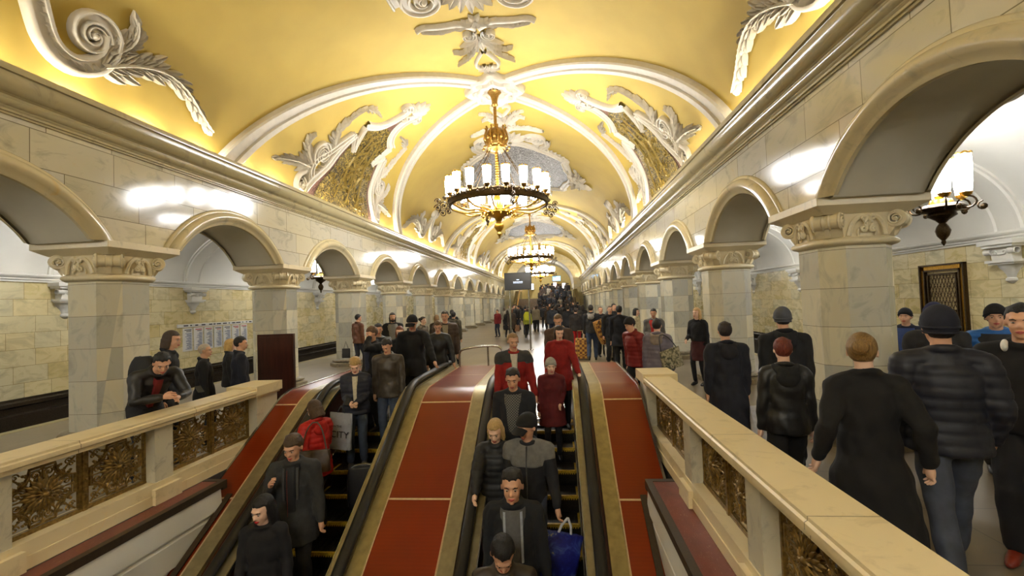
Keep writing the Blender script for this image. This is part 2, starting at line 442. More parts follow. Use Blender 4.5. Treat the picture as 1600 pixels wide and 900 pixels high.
# ---- aisle shells
AW = 11.7
for side, nm in ((-1, 'left'), (1, 'right')):
    X = lambda d: CX+side*d
    y0 = PL0 if side < 0 else PR0
    b = MB()
    dd_ = np.concatenate([[6.125], 8.92-2.795*np.cos(np.linspace(.06, PI, 40))]); yy_ = np.arange(NEAR, FAR+.12, .125); G = []
    for d in dd_:
        zb = 3.05+2.05*math.sqrt(max(0, 1-((d-8.92)/2.80)**2)); row = []
        for y in yy_:
            dy = (y-y0) % PITCH-PITCH/2
            za = ACZ+math.sqrt(max((IR+.06)**2-dy*dy, 0)) if d < 8.92 else 0     # lunette opening into the aisle vault
            row.append((X(d), y, max(zb, za)))
        G.append(row)
    b.grid(G, 0, flip=side < 0)
    b.add([(X(6.14), NEAR, 3.05), (X(6.14), FAR, 3.05), (X(6.14), FAR, 4.9), (X(6.14), NEAR, 4.9)], [(0, 1, 2, 3)], 0) if False else None
    struct(b.build('ceiling_'+nm+'_aisle', M['plaster'], smooth=60))
    b = MB()
    b.add([(X(AW), NEAR, 0.0), (X(AW), FAR, 0.0), (X(AW), FAR, 3.0), (X(AW), NEAR, 3.0)], [(0, 1, 2, 3)], 0)
    struct(b.build('wall_'+nm+'_aisle', M['aisle_tile']))
    b = MB()
    gp = [(0, 0.06), (.05, 0.06), (.05, 0.0), (.10, -.04), (.10, -.12), (.03, -.16), (.03, -.30), (.10, -.34), (.10, -1.1)]
    b.grid([[(X(AW-d), y, z) for d, z in gp] for y in (NEAR, FAR)], 0, flip=side > 0)
    struct(b.build('baseboard_'+nm, M['granite'], smooth=20))
    b = MB()
    wp = [(0, 2.96), (.04, 2.96), (.04, 3.0), (.07, 3.02), (.07, 3.06), (.11, 3.08), (.14, 3.12), (.14, 3.16), (.02, 3.18)]
    b.grid([[(X(AW-d), y, z) for d, z in wp] for y in (NEAR, FAR)], 0, flip=side > 0)
    struct(b.build('trim_5' if side < 0 else 'trim_6', M['plaster'], smooth=20))
    # transverse ribs over each pier
    k = 0
    for k in range(-2, 13):
        yc = y0+k*PITCH; b = MB(); P = []
        prf = [(-.42, 0), (-.42, .05), (-.36, .05), (-.33, .09), (-.26, .09), (-.22, .06), (.22, .06), (.26, .09), (.33, .09), (.36, .05), (.42, .05), (.42, 0)]
        for t in np.linspace(0.02, PI-0.02, 37):
            P.append([(X(8.92-(2.80-h)*math.cos(t)), yc+dy, 3.05+(2.05-h)*math.sin(t)) for dy, h in prf])
        b.grid(P, 0, flip=side > 0)
        struct(b.build('trim_%d' % (20+(k+2)*2+(side > 0)), M['plaster'], smooth=35))

# ---- far end: stair, landing, end wall
b = MB()
nst = 16
for i in range(nst):
    b.box(-4.6, 2.2, 50+i*0.36, 56+nst*.36, i*0.15, (i+1)*0.15, 0)
b.box(-4.9, -4.6, 49.6, 62, 0, 0.6, 1); b.box(2.2, 2.5, 49.6, 62, 0, 0.6, 1)
b.prism([(49.6, 0), (49.6, 0.9), (56, 3.4), (62, 3.4), (62, 0)], -4.95, -4.6, 'x', 1)
b.prism([(49.6, 0), (49.6, 0.9), (56, 3.4), (62, 3.4), (62, 0)], 2.2, 2.55, 'x', 1)
b.box(-4.6, 2.2, 55.7, 72, 2.1, 2.4, 2)
M['stair'] = plain('brown stair stone', (92, 74, 52), 0.4, 0, 10, 0.3, 0.1)
struct(b.build('stairs', [M['stair'], M['granite'], M['floor']]))
b = MB()   # inner vault beyond the hall's end, and the end wall itself
r2 = 4.1
b.grid([[(CX+r2*math.cos(t), y, 4.4+r2*0.86*math.sin(t)) for y in (FAR, 73)] for t in np.linspace(0, PI, 33)], 0)
b.add([(CX-r2, FAR, 0), (CX-r2, 73, 0), (CX-r2, 73, 4.4), (CX-r2, FAR, 4.4)], [(0, 1, 2, 3)], 1)
b.add([(CX+r2, FAR, 0), (CX+r2, 73, 0), (CX+r2, 73, 4.4), (CX+r2, FAR, 4.4)], [(0, 1, 2, 3)], 1)
# ring wall closing the hall at FAR around the inner arch
P = []
for t in np.linspace(0, PI, 41):
    P.append([(CX+r2*math.cos(t), FAR, 4.4+r2*0.86*math.sin(t)), (CX+6.2*math.cos(t), FAR, 4.3+5.2*math.sin(t))])
b.grid(P, 1)
for s in (-1, 1):
    b.add([(CX+s*r2, FAR+.03, 0), (CX+s*12, FAR+.03, 0), (CX+s*12, FAR+.03, 4.4), (CX+s*r2, FAR+.03, 4.4)], [(0, 1, 2, 3)], 1)
b.add([(CX-12, FAR+.01, 4.5), (CX-5.5, FAR+.01, 4.5), (CX-5.5, FAR+.01, 6), (CX-12, FAR+.01, 6)], [(0, 1, 2, 3)], 1)
for s in (-1, 1): b.add([(CX+s*12, FAR+.06, 0), (CX+s*4.2, FAR+.06, 0), (CX+s*4.2, FAR+.06, 4.4), (CX+s*5.0, FAR+.06, 7), (CX+s*12, FAR+.06, 7)], [(0, 1, 2, 3, 4)], 1)
b.add([(CX-5, 73, 0), (CX+5, 73, 0), (CX+5, 73, 8.4), (CX-5, 73, 8.4)], [(0, 1, 2, 3)], 2)
M['end_wall'] = plain('pale yellow end wall', (222, 200, 130), 0.6, 0, 3, 0.05, 0)
struct(b.build('wall_end', [M['stucco'], M['end_tile'], M['end_wall']], smooth=40))
b = MB(); b.add([(CX-13, NEAR, -1.2), (CX+13, NEAR, -1.2), (CX+13, NEAR, 9.2), (CX-13, NEAR, 9.2)], [(0, 1, 2, 3)], 0)
struct(b.build('wall_back', M['end_tile']))

# ================================================================ PIERS
def octo(h, c, z=None):
    p = [(-h+c, -h), (h-c, -h), (h, -h+c), (h, h-c), (h-c, h), (-h+c, h), (-h, h-c), (-h, -h+c)]
    return p if z is None else [(x, y, z) for x, y in p]
def loft(b, rings, mi=0, cap=True):
    n = len(rings[0]); base = b.nv
    b.grid(rings, mi, cv=True, flip=False)
    if cap:
        b.f.append(tuple(base+j for j in range(n))[::-1]); b.m.append(mi)
        b.f.append(tuple(base+(len(rings)-1)*n+j for j in range(n))); b.m.append(mi)
    return b
def spiral(cx, cy, r0, r1, turns, a0, n=28, sgn=1):
    t = np.linspace(0, 1, n); a = a0+sgn*turns*2*PI*t; r = r0+(r1-r0)*t**0.85
    return np.stack([cx+r*np.cos(a), cy+r*np.sin(a)], 1)
SH, SC = 0.46, 0.22
pier = empty('marble_pier')
loft(MB(), [octo(SH, SC, z) for z in (0.18, 2.57)]).build('shaft', M['pier'], parent=pier)
b = MB(); rings = []
for h, z in ((.66, 0), (.66, .11), (.62, .13), (.60, .14)): rings.append(octo(h, SC+.04+(h-SH)*.4, z))
for a in np.linspace(-PI/2, PI/2, 7): rings.append(octo(.53+.055*math.cos(a), SC+.05, .185+.04*math.sin(a)))
rings.append(octo(.48, SC+.01, .235))
loft(b, rings).build('base', M['base_stone'], parent=pier, smooth=40)
b = MB(); rings = [octo(.46, SC, 2.54)]      # necking torus and bell
for a in np.linspace(-PI/2, PI/2, 9): rings.append(octo(.485+.045*math.cos(a), SC+.01, 2.60+.045*math.sin(a)))
rings += [octo(.475, SC, 2.66), octo(.475, SC, 2.70), octo(.50, SC, 2.86), octo(.51, SC, 2.96)]
loft(b, rings)
# raised lyre scrolls on the four broad faces
for q in range(4):
    ca, sa = math.cos(q*PI/2), math.sin(q*PI/2)
    def W(pts, off):
        return [(ca*(off+0.1*(z-2.7))-sa*x, sa*(off+0.1*(z-2.7))+ca*x, z) for x, z in pts]
    for s in (-1, 1):
        arc = [(s*(0.215-0.035*t-0.135*t*t), 2.665+0.24*math.sin(t*PI/2)) for t in np.linspace(0, 1, 9)]
        b.tube(W(arc, .50), [.030]*9, 6)
        b.tube(W(spiral(s*.055, 2.745, .048, .006, 1.4, PI/2, 16, s), .525), .020, 6)
        b.tube(W(spiral(s*.05, 2.87, .042, .006, 1.3, -PI/2, 16, -s), .52), .019, 6)
        b.tube(W([(s*.10, 2.66), (s*.108, 2.70), (s*.095, 2.745)], .50), .016, 6)
        b.tube(W([(s*.01, 2.79), (s*.012, 2.83)], .505), .016, 6)
b.build('capital', M['capital'], parent=pier, smooth=45)
b = MB(); A = .665
loft(b, [octo(.52, .01, 2.945), octo(.54, .01, 2.96), octo(A-.005, .01, 3.035), octo(A, .01, 3.04), octo(A, .01, 3.135), octo(A-.005, .01, 3.14)])
b.build('abacus', M['capital'], parent=pier)
b = MB()      # one corner console: horizontal scroll with collar, spiral ends, tapering foot
cyl = []
L = .165
for x, r in [(-L, .06), (-L, .104), (-L+.02, .112), (-L+.035, .094), (-.05, .09), (-.035, .106), (-.012, .096), (.012, .096), (.035, .106), (.05, .09), (L-.035, .094), (L-.02, .112), (L, .104), (L, .06)]:
    cyl.append([(0.0+r*math.cos(t), x, 2.855+r*math.sin(t)) for t in np.linspace(0, 2*PI, 16, endpoint=False)])
b.grid(cyl, 0, cv=True)
for s in (-1, 1):
    sp = spiral(0, 2.855, .085, .01, 1.9, PI/2, 30)
    b.tube([(p[0], s*(L+.004), p[1]) for p in sp], .012, 5)
    b.ball((0, s*(L+.005), 2.855), .022, 8)
b.prism([(-.19, 2.655), (-.075, 2.655), (-.03, 2.72), (.01, 2.80), (-.19, 2.86)], -L*.93, L*.93, 'y')
b.prism([(-.05, 2.655), (-.03, 2.655), (.008, 2.72), (.035, 2.79), (-.03, 2.80)], -.028, .028, 'y')
cons = b.mesh('console', M['capital'], 40)
dd = (SH-SC/2)*math.sqrt(2)
for q in range(4):
    o = bpy.data.objects.new('console', cons); col.objects.link(o); o.parent = pier
    a = PI/4+q*PI/2
    o.location = ((dd+.115)*math.cos(a), (dd+.115)*math.sin(a), 0); o.rotation_euler = (0, 0, a)
first = True
for side, y0, rown in ((-1, PL0, 'left'), (1, PR0, 'right')):
    for k in range(-1, 13):
        loc = (CX+side*5.62, y0+k*PITCH, 0)
        if first: o = pier; o.location = loc; first = False
        else: o = copy_tree(pier, loc)
        if k < 0: lb = 'grey marble pier of the %s row standing level with the camera' % rown
        else: lb = 'marble pier with scroll capital, %s of the %s row from the camera' % (ORD[k], rown)
        tag(o, lb, 'pier', 'marble piers of the '+rown+' arcade')

# white wall brackets opposite every pier
b = MB()
b.box(-.34, 0, -.42, .42, 2.86, 2.96); b.box(-.30, 0, -.36, .36, 2.80, 2.86)
b.prism([(0, 2.80), (-.20, 2.80), (-.22, 2.70), (-.18, 2.52), (0, 2.52)], -.24, .24, 'y')
for s in (-1, 1):
    cy = []
    for x, r in [(-.09, .06), (-.08, .075), (-.03, .06), (0, .068), (.03, .06), (.08, .075), (.09, .06)]:
        cy.append([(-.20+r*math.cos(t), s*.28+x, 2.71+r*math.sin(t)) for t in np.linspace(0, 2*PI, 12, endpoint=False)])
    b.grid(cy, 0, cv=True)
    b.tube([(-.225, s*p[0]+s*.03, p[1]) for p in spiral(.08, 2.68, .06, .008, 1.4, 0, 18)], .014, 5)
b.tube([(-.20, -.11, 2.66), (-.20, 0, 2.645), (-.20, .11, 2.66)], .03, 6)
b.box(-.26, 0, -.34, .34, 2.46, 2.52); b.box(-.22, 0, -.30, .30, 2.42, 2.46)
rings = []
for z, w, d in ((2.42, .26, .19), (2.36, .25, .17), (2.28, .17, .12), (2.20, .11, .09), (2.13, .09, .07), (2.10, .12, .10), (2.06, .12, .10), (2.02, .07, .06), (1.99, .02, .02)):
    rings.append([(-d*math.sin(t)-.0, w*math.cos(t), z) for t in np.linspace(0, PI, 13)]+[(0, -w, z), (0, w, z)])
loft(b, [r[::-1] for r in rings])
brm = b.mesh('wall_bracket', M['plaster'], 40)
i = 0
for side, y0, rown in ((-1, PL0, 'left'), (1, PR0, 'right')):
    for k in range(0, 12):
        o = bpy.data.objects.new('wall_bracket', brm); col.objects.link(o)
        o.location = (CX+side*AW, y0+k*PITCH, 0.0); o.rotation_euler = (0, 0, 0 if side > 0 else PI)
        tag(o, 'white scrolled wall bracket on the %s aisle wall, opposite the %s pier' % (rown, ORD[k]), 'bracket', 'white brackets under the aisle ribs')
# ================================================================ STUCCO ON THE VAULT
YC, PERIOD = 14.2, 18.7
def resample(P, n):
    P = np.asarray(P, float); d = np.concatenate([[0], np.cumsum(np.linalg.norm(np.diff(P, axis=0), axis=1))])
    t = np.linspace(0, d[-1], n); return np.stack([np.interp(t, d, P[:, i]) for i in range(P.shape[1])], 1)
def smooth_path(P, n, it=2):
    P = np.asarray(P, float)
    for _ in range(it):
        Q = [P[0]]
        for a, c in zip(P[:-1], P[1:]): Q += [a*.75+c*.25, a*.25+c*.75]
        Q.append(P[-1]); P = np.array(Q)
    return resample(P, n)
def ribbon(b, path, width, prof, mi=0, sgn=1, my=1):
    P = np.asarray(path, float); T = np.gradient(P, axis=0); T /= np.linalg.norm(T, axis=1)[:, None]+1e-9
    N = np.stack([-T[:, 1], T[:, 0]], 1)
    w = np.full(len(P), width, float) if np.isscalar(width) else np.asarray(width, float)
    rows = []
    for i in range(len(P)):
        o = np.array([p[0] for p in prof])*w[i]; h = np.array([p[1] for p in prof])
        q = P[i]+np.outer(o, N[i])
        rows.append(V(sgn*q[:, 0], my*q[:, 1], h))
    b.grid(rows, mi)
MOULD = [(-1, 0), (-1, .09), (-.82, .13), (-.6, .13), (-.5, .075), (.1, .075), (.2, .11), (.45, .13), (.7, .11), (.8, .07), (1, .06), (1, 0)]
BAND = [(-1, 0), (-1, .10), (-.8, .13), (-.55, .13), (-.42, .07), (.42, .07), (.55, .13), (.8, .13), (1, .10), (1, 0)]
ROUND = [(-1, 0), (-.9, .06), (-.5, .10), (0, .115), (.5, .10), (.9, .06), (1, 0)]
def leaflet(b, base, ang, L, W, h=.08, curl=0.0, sgn=1, my=1, mi=0, lift=0.015):
    S = np.linspace(0, 1, 6); C = np.array([-1, -.55, 0, .55, 1]); rows = []
    x, y, a = base[0], base[1], ang; px, py = x, y
    for i, s in enumerate(S):
        if i: a = ang+curl*s; px += math.cos(a)*L/5; py += math.sin(a)*L/5
        w = W*(math.sin(PI*min(1, s*.92+.08)**.75))**.7
        q = np.array([(px-math.sin(a)*w*c, py+math.cos(a)*w*c) for c in C])
        hh = (h*(.35+.65*math.sin(PI*min(1, s*.8+.1))))*np.array([0.0, 1.0, .35, 1.0, 0.0])+lift*(0 if i == 5 else 1)
        rows.append(V(sgn*q[:, 0], my*q[:, 1], hh))
    b.grid(rows, mi)
def plume(b, path, W, n=9, sgn=1, my=1, both=True, h=.08):
    P = smooth_path(path, n+1)
    for i in range(n):
        s = i/(n-1) if n > 1 else 0; T = P[min(i+1, n)]-P[max(i-1, 0)]; a = math.atan2(T[1], T[0])
        l = W*(1.15-.65*s)*(0.8+.2*math.sin(i*2.1))
        for k in ((1, -1) if both else (1,)):
            leaflet(b, P[i], a+k*(1.05-.35*s), l, l*.16, h, -k*.55, sgn, my)
            leaflet(b, P[i]+(P[min(i+1, n)]-P[i])*.5, a+k*(.7-.2*s), l*.8, l*.12, h*1.3, -k*.45, sgn, my)
    leaflet(b, P[n-1], math.atan2(*(P[n]-P[n-1])[::-1]), W*.6, W*.16, h, 0, sgn, my)
    ribbon(b, P, np.linspace(W*.12, W*.04, n+1), [(-1, .05), (0, h*1.7), (1, .05)], 0, sgn, my)
def scroll(b, c, r, turns, a0, w, sg=1, sgn=1, my=1, prof=BAND, r1=.12):
    P = spiral(c[0], c[1], r, r*r1, turns, a0, int(22*turns)+6, sg)
    ribbon(b, P, np.linspace(w, w*.35, len(P)), prof, 0, sgn, my)
    th = np.linspace(0, 2*PI, 13); rr = w*.6
    b.grid([V(sgn*(c[0]+rr*f*np.cos(th)), my*(c[1]+rr*f*np.sin(th)), hh+0*th) for f, hh in ((1, .0), (.9, .1), (.5, .15), (.05, .16))])

# ---- transverse crossing ribs (each pair bows away from the chandelier rosette)
RIBP = [(-1, 0), (-1, .13), (-.86, .17), (-.3, .17), (-.22, .12), (.22, .12), (.3, .17), (.86, .17), (1, .13), (1, 0)]
def make_rib(sy):
    b = MB()
    for s in (-1, 1):
        u = np.linspace(.55, ULEN+.1, 45)
        th = np.interp(np.minimum(u, ULEN), _s, _t)/(PI/2)
        y = sy*(.10+5.25*th**.95)
        ribbon(b, np.stack([u, y], 1), .235, RIBP, 0, s, 1)
    return b.mesh('vault_rib', M['stucco'], 35)
rib_n, rib_f = make_rib(-1), make_rib(1)
NPER = [-1, 0, 1, 2]
ti = 60
for k in NPER:
    for me in (rib_n, rib_f):
        o = bpy.data.objects.new('trim_%d' % ti, me); col.objects.link(o); o.location = (0, YC+k*PERIOD-.05, 0); struct(o); ti += 1

# ---- rosette carrying the chandelier
b = MB(); th = np.linspace(0, 2*PI, 49)
def lob(r, y=1.0): return r*(1+.09*np.cos(8*th)+.05*np.cos(4*th))
b.grid([V(lob(r)*np.cos(th), lob(r)*np.sin(th)*1.1, h+0*th) for r, h in ((.86, 0), (.86, .16), (.80, .22), (.72, .20), (.66, .14), (.55, .14), (.52, .24), (.45, .27), (.38, .24), (.34, .15), (.05, .15))])
for i in range(8):
    a = i*PI/4; leaflet(b, (.10*math.cos(a), .10*math.sin(a)), a, .42, .11, .1, 0, 1, 1, lift=.14)
    leaflet(b, (.52*math.cos(a), .55*math.sin(a)), a, .24, .10, .08, 0, 1, 1, lift=.16)
ros_me = b.mesh('ceiling_rosette', M['stucco'], 40)
for k in NPER:
    o = bpy.data.objects.new('ceiling_rosette', ros_me); col.objects.link(o); o.location = (0, YC+k*PERIOD, 0)
    tag(o, 'white stucco ceiling rosette where the ribs meet, above the %s' % ('chandelier behind the camera' if k < 0 else ORD[k]+' chandelier'), 'rosette', 'stucco rosettes along the crown')

# ---- side medallions
wu = [3.32, 3.5, 3.75, 4.03, 4.21, 4.7, 5.35, 5.7, 6.06, 6.39, 6.7, 7.15]
ww = [.02, .12, .34, .66, .90, 1.12, 1.30, 1.42, 1.66, 2.0, 2.22, 2.36]
def side_medallion(s):
    root = empty('mosaic_medallion')
    b = MB(); uu = np.linspace(3.34, 7.12, 26)
    b.grid([V(s*np.full(9, u), np.linspace(-1, 1, 9)*np.interp(u, wu, ww), .035) for u in uu])
    b.build('mosaic_border', M['mosaic_border'], root, smooth=60)
    b = MB(); uu = np.linspace(3.75, 6.95, 26)
    b.grid([V(s*np.full(9, u), np.linspace(-1, 1, 9)*(np.interp(u, wu, ww)*.84), .05) for u in uu])
    r = random.Random(3+s)
    for i in range(46):
        u = r.uniform(4.1, 6.8); w = np.interp(u, wu, ww)*.72; y = r.uniform(-w, w); rr = r.uniform(.08, .22)
        P = spiral(u, y, rr, rr*.25, r.uniform(.5, 1.2), r.uniform(0, 6), 9, r.choice((-1, 1)))
        ribbon(b, P, .022, [(-1, .05), (0, .08), (1, .05)], 1, s)
    for i in range(8):     # shield, staves and wreath of the central trophy
        a = i*PI/4; leaflet(b, (5.5+.1*math.cos(a), .1*math.sin(a)), a, .42, .07, .04, 0, s, 1, 1, .05)
    for y in (-.5, 0, .5):
        ribbon(b, [(4.3, y*.5), (5.4, y*.9), (6.6, y*1.6)], .03, [(-1, .05), (0, .09), (1, .05)], 1, s)
    P = [(5.5+.62*math.cos(t), .5*math.sin(t)) for t in np.linspace(0, 2*PI, 25)]
    ribbon(b, P, .05, [(-1, .05), (0, .09), (1, .05)], 1, s)
    b.build('mosaic', [M['mosaic_gold'], M['mosaic_gold_ring']], root, smooth=60)
    b = MB()
    for my in (-1, 1):
        ribbon(b, smooth_path([(6.75, 2.42), (6.45, 2.15), (6.1, 1.78), (5.75, 1.5), (5.4, 1.40)], 16, 1), .14, MOULD, 0, s, my)
        ribbon(b, resample([(5.4, 1.40), (4.55, 1.12)], 6), .13, MOULD, 0, s, my)
        ribbon(b, resample([(4.55, 1.14), (5.02, .70)], 5), .085, MOULD, 0, s, my)
        ribbon(b, resample([(5.02, .70), (4.15, 1.0)], 7), .10, MOULD, 0, s, my)
        ribbon(b, smooth_path([(4.12, 1.05), (4.05, .75), (3.85, .42), (3.45, .22), (3.0, .2), (2.78, .30)], 20, 2), .14, MOULD, 0, s, my)
        scroll(b, (2.86, .46), .20, 1.2, PI*1.4, .075, -1, s, my)
        # large inner C-scroll
        ribbon(b, smooth_path([(6.35, 2.2), (6.05, 2.3), (5.75, 2.15), (5.45, 1.75), (4.6, 1.25)], 18, 2), .09, BAND, 0, s, my)
        scroll(b, (5.58, 2.02), .37, 1.7, PI*.1, .10, 1, s, my)
        for i in range(6):
            leaflet(b, (5.75+.13*i, 1.55+.1*i), 2.0, .20, .07, .10, 0, s, my)
    b.build('frame', M['stucco'], root, smooth=45)
    for my in (-1, 1):
        b = MB()
        plume(b, [(5.25, 1.65), (4.95, 1.92), (4.55, 1.88), (4.1, 1.82), (3.72, 1.70)], .36, 9, s, my)
        plume(b, [(3.75, 1.62), (3.60, 1.3), (3.62, .88)], .24, 5, s, my)
        plume(b, [(6.0, 2.35), (5.75, 2.7), (5.5, 2.82), (5.25, 2.70)], .40, 6, s, my)
        plume(b, [(6.1, 2.4), (6.12, 2.9), (6.18, 3.3), (6.32, 3.85)], .42, 7, s, my)
        plume(b, [(6.1, 2.3), (6.35, 2.4), (6.55, 2.35)], .3, 4, s, my)
        scroll(b, (6.68, 2.62), .18, 1.2, PI, .08, 1, s, my)
        ribbon(b, smooth_path([(6.25, 2.45), (6.45, 2.75), (6.75, 2.82), (6.95, 2.65)], 10, 2), .07, ROUND, 0, s, my)
        b.build('acanthus_spray', M['stucco'], root, smooth=50)
    b = MB()
    for i in range(7):
        a = PI+(i-3)*.42; leaflet(b, (2.75, 0), a, .62-.04*abs(i-3), .13, .12, 0, s, 1)
    scroll(b, (3.05, 0), .14, 1, 0, .06, 1, s, 1)
    b.build('shell_finial', M['stucco'], root, smooth=50)
    return root
meds = {s: side_medallion(s) for s in (-1, 1)}
for s in (-1, 1):
    for k in NPER:
        o = meds[s] if k == -1 else copy_tree(meds[s])
        o.location = (0, YC+.05+k*PERIOD, 0)
        wh = 'behind the camera' if k < 0 else 'beside the %s chandelier' % ORD[k]
        tag(o, 'gold mosaic in white frame, %s slope of the vault, %s' % ('left' if s < 0 else 'right', wh), 'mosaic', 'gold mosaics on the vault slopes')

# ---- crown medallions with their finials
def crown_medallion():
    root = empty('ceiling_mosaic')
    q = [(0, 4.2), (.3, 4.12), (1.2, 3.45), (2.0, 2.75), (2.25, 2.0), (2.42, 1.2), (2.6, .6), (2.65, 0)]
    yy = np.array([p[1] for p in q])[::-1]; xx = np.array([p[0] for p in q])[::-1]
    b = MB(); ly = np.linspace(-4.2, 4.2, 41)
    b.grid([V(np.linspace(-1, 1, 17)*np.interp(abs(y), yy, xx), np.full(17, y), .04) for y in ly])
    b.build('mosaic', M['mosaic_grey'], root, smooth=60)
    b = MB()
    for s in (-1, 1):
        for my in (-1, 1):
            ribbon(b, resample([(.05, 4.32), (.32, 4.24), (1.25, 3.55)], 8), .17, MOULD, 0, s, my)
            ribbon(b, resample([(1.1, 3.66), (2.12, 2.86)], 7), .20, MOULD, 0, s, my)
            ribbon(b, resample([(2.05, 2.9), (2.42, 2.7), (2.36, 2.25), (2.42, 2.0), (2.55, 1.2)], 12), .20, MOULD, 0, s, my)
            ribbon(b, smooth_path([(2.5, 1.3), (2.75, .7), (2.8, 0)], 8, 1), .20, MOULD, 0, s, my)
            scroll(b, (.98, 4.85), .50, 1.6, PI*1.5, .14, 1, s, my)
            ribbon(b, smooth_path([(1.3, 3.75), (1.6, 4.2), (1.58, 4.8)], 10, 2), .12, BAND, 0, s, my)
            for i in range(7): leaflet(b, (1.1+.19*i, 3.85-.15*i), .95, .2, .07, .1, 0, s, my)
    b.build('frame', M['stucco'], root, smooth=45)
    r = random.Random(5)
    for s in (-1, 1):     # trophies left and right
        b = MB()
        for i in range(26):
            a = r.uniform(0, 2*PI); d = r.uniform(.05, .55)
            leaflet(b, (3.15+d*.8*math.cos(a), d*1.6*math.sin(a)), a+r.uniform(-.5, .5), r.uniform(.3, .55), .11, .16, r.uniform(-.6, .6), s, 1, lift=.05)
        scroll(b, (3.15, 0), .34, 1.3, 0, .12, 1, s, 1)
        plume(b, [(3.2, .5), (3.1, 1.2), (2.85, 1.8)], .34, 5, s, 1); plume(b, [(3.2, -.5), (3.1, -1.2), (2.85, -1.8)], .34, 5, s, 1)
        b.build('trophy', M['stucco'], root, smooth=50)
    for my in (-1, 1):
        b = MB()
        for i in range(9):       # shell
            a = PI/2+(i-4)*.30; leaflet(b, (0, 4.55), a, 1.0-.05*abs(i-4), .15, .13, 0, 1, my)
        for i in range(6):
            a = i*PI/3; leaflet(b, (0+.02*math.cos(a), 5.85+.02*math.sin(a)), a, .24, .08, .10, 0, 1, my)
        for s in (-1, 1):
            plume(b, [(.12, 5.95), (.5, 5.98), (.95, 6.05), (1.32, 5.85)], .30, 8, s, my)
            ribbon(b, smooth_path([(.05, 6.15), (.35, 5.9), (.9, 5.88), (1.3, 5.72), (1.45, 5.82)], 18, 2), np.linspace(.09, .06, 18), ROUND, 0, s, my)
            scroll(b, (.27, 6.38), .19, 1.4, PI*1.2, .055, -1, s, my)
            plume(b, [(.04, 6.55), (.25, 6.85), (.5, 7.15), (.8, 7.0)], .32, 6, s, my)
            plume(b, [(.04, 6.6), (.2, 7.1), (.5, 7.45), (.82, 7.65)], .32, 6, s, my)
            ribbon(b, smooth_path([(.04, 7.2), (.2, 7.5), (.36, 7.85), (.25, 8.05), (.1, 8.0), (.1, 7.9)], 16, 2), .05, ROUND, 0, s, my)
        for i in range(5):
            a = PI/2+(i-2)*.5; leaflet(b, (0, 8.0), a, .38, .08, .1, 0, 1, my)
            leaflet(b, (0, 6.5), a, .7, .09, .1, 0, 1, my)
        b.build('finial', M['stucco'], root, smooth=50)
    return root
cm = crown_medallion()
for i, k in enumerate((-.5, .5, 1.5)):
    o = cm if i == 0 else copy_tree(cm)
    o.location = (0, YC+k*PERIOD, 0)
    wh = 'directly above the escalators' if i == 0 else 'between the %s and %s chandeliers' % (ORD[i-1], ORD[i])
    tag(o, 'grey mosaic in white frame on the vault crown, '+wh, 'mosaic', 'mosaics along the crown of the vault')

# ---- acanthus scrolls above the cornice between the medallions
def acanthus(s):
    b = MB()
    for my in (-1, 1):
        ribbon(b, smooth_path([(5.05, .02), (5.45, .10), (5.95, .40), (6.35, .62), (6.48, .95), (6.32, 1.28), (6.08, 1.42), (5.80, 1.38)], 30, 2), .15, BAND, 0, s, my)
        scroll(b, (5.93, 1.12), .32, 1.6, PI*.55, .11, 1, s, my)
        for i in range(16):
            t = i/15; p = smooth_path([(5.25, .06), (5.6, .2), (6.0, .45), (6.33, .68), (6.44, .95), (6.3, 1.22)], 16)[i]
            leaflet(b, p, 2.2-1.6*t, .17, .035, .11, .4, s, my)
        plume(b, [(6.05, 1.40), (5.85, 1.62), (5.6, 1.70), (5.38, 1.58)], .42, 7, s, my)
        plume(b, [(6.28, 1.35), (5.98, 1.85), (5.84, 2.35), (5.95, 2.80), (6.2, 3.15), (6.46, 3.55)], .48, 13, s, my, h=.10)
        scroll(b, (5.15, .22), .18, 1.2, PI, .07, -1, s, my)
    plume(b, [(5.9, 0), (5.4, 0), (4.95, 0)], .38, 6, s, 1)
    return b.mesh('acanthus_scroll', M['stucco'], 50)
for s in (-1, 1):
    me = acanthus(s)
    for i, k in enumerate((-.5, .5, 1.5)):
        o = bpy.data.objects.new('acanthus_scroll', me); col.objects.link(o); o.location = (0, YC-.05+k*PERIOD, 0)
        wh = 'nearest the camera' if i == 0 else 'between the %s and %s chandeliers' % (ORD[i-1], ORD[i])
        tag(o, 'white acanthus scroll in relief just above the %s cornice, %s' % ('left' if s < 0 else 'right', wh), 'stucco ornament', 'acanthus scrolls above the cornices')

# ---- cove lamps standing in the trough behind each cornice
b = MB(); b.lathe([(.0, -.06), (.035, -.05), (.04, 0), (.04, .06), (.025, .10), (0, .11)], n=8); b.box(-.03, .03, -.05, .05, -.09, -.05)
cl = b.mesh('cove_lamp', M['cove'])
for side, nm in ((-1, 'left'), (1, 'right')):
    y = 1.1; i = 0
    while y < FAR-1:
        rel = ((y-YC+PERIOD/2) % PERIOD)-PERIOD/2
        o = bpy.data.objects.new('cove_lamp', cl); col.objects.link(o); o.location = (CX+side*5.0, y, 5.0)
        tag(o, 'small lit cove lamp behind the top edge of the %s cornice' % nm, 'lamp', 'cove lamps of the %s cornice' % nm)
        y += 1.18; i += 1
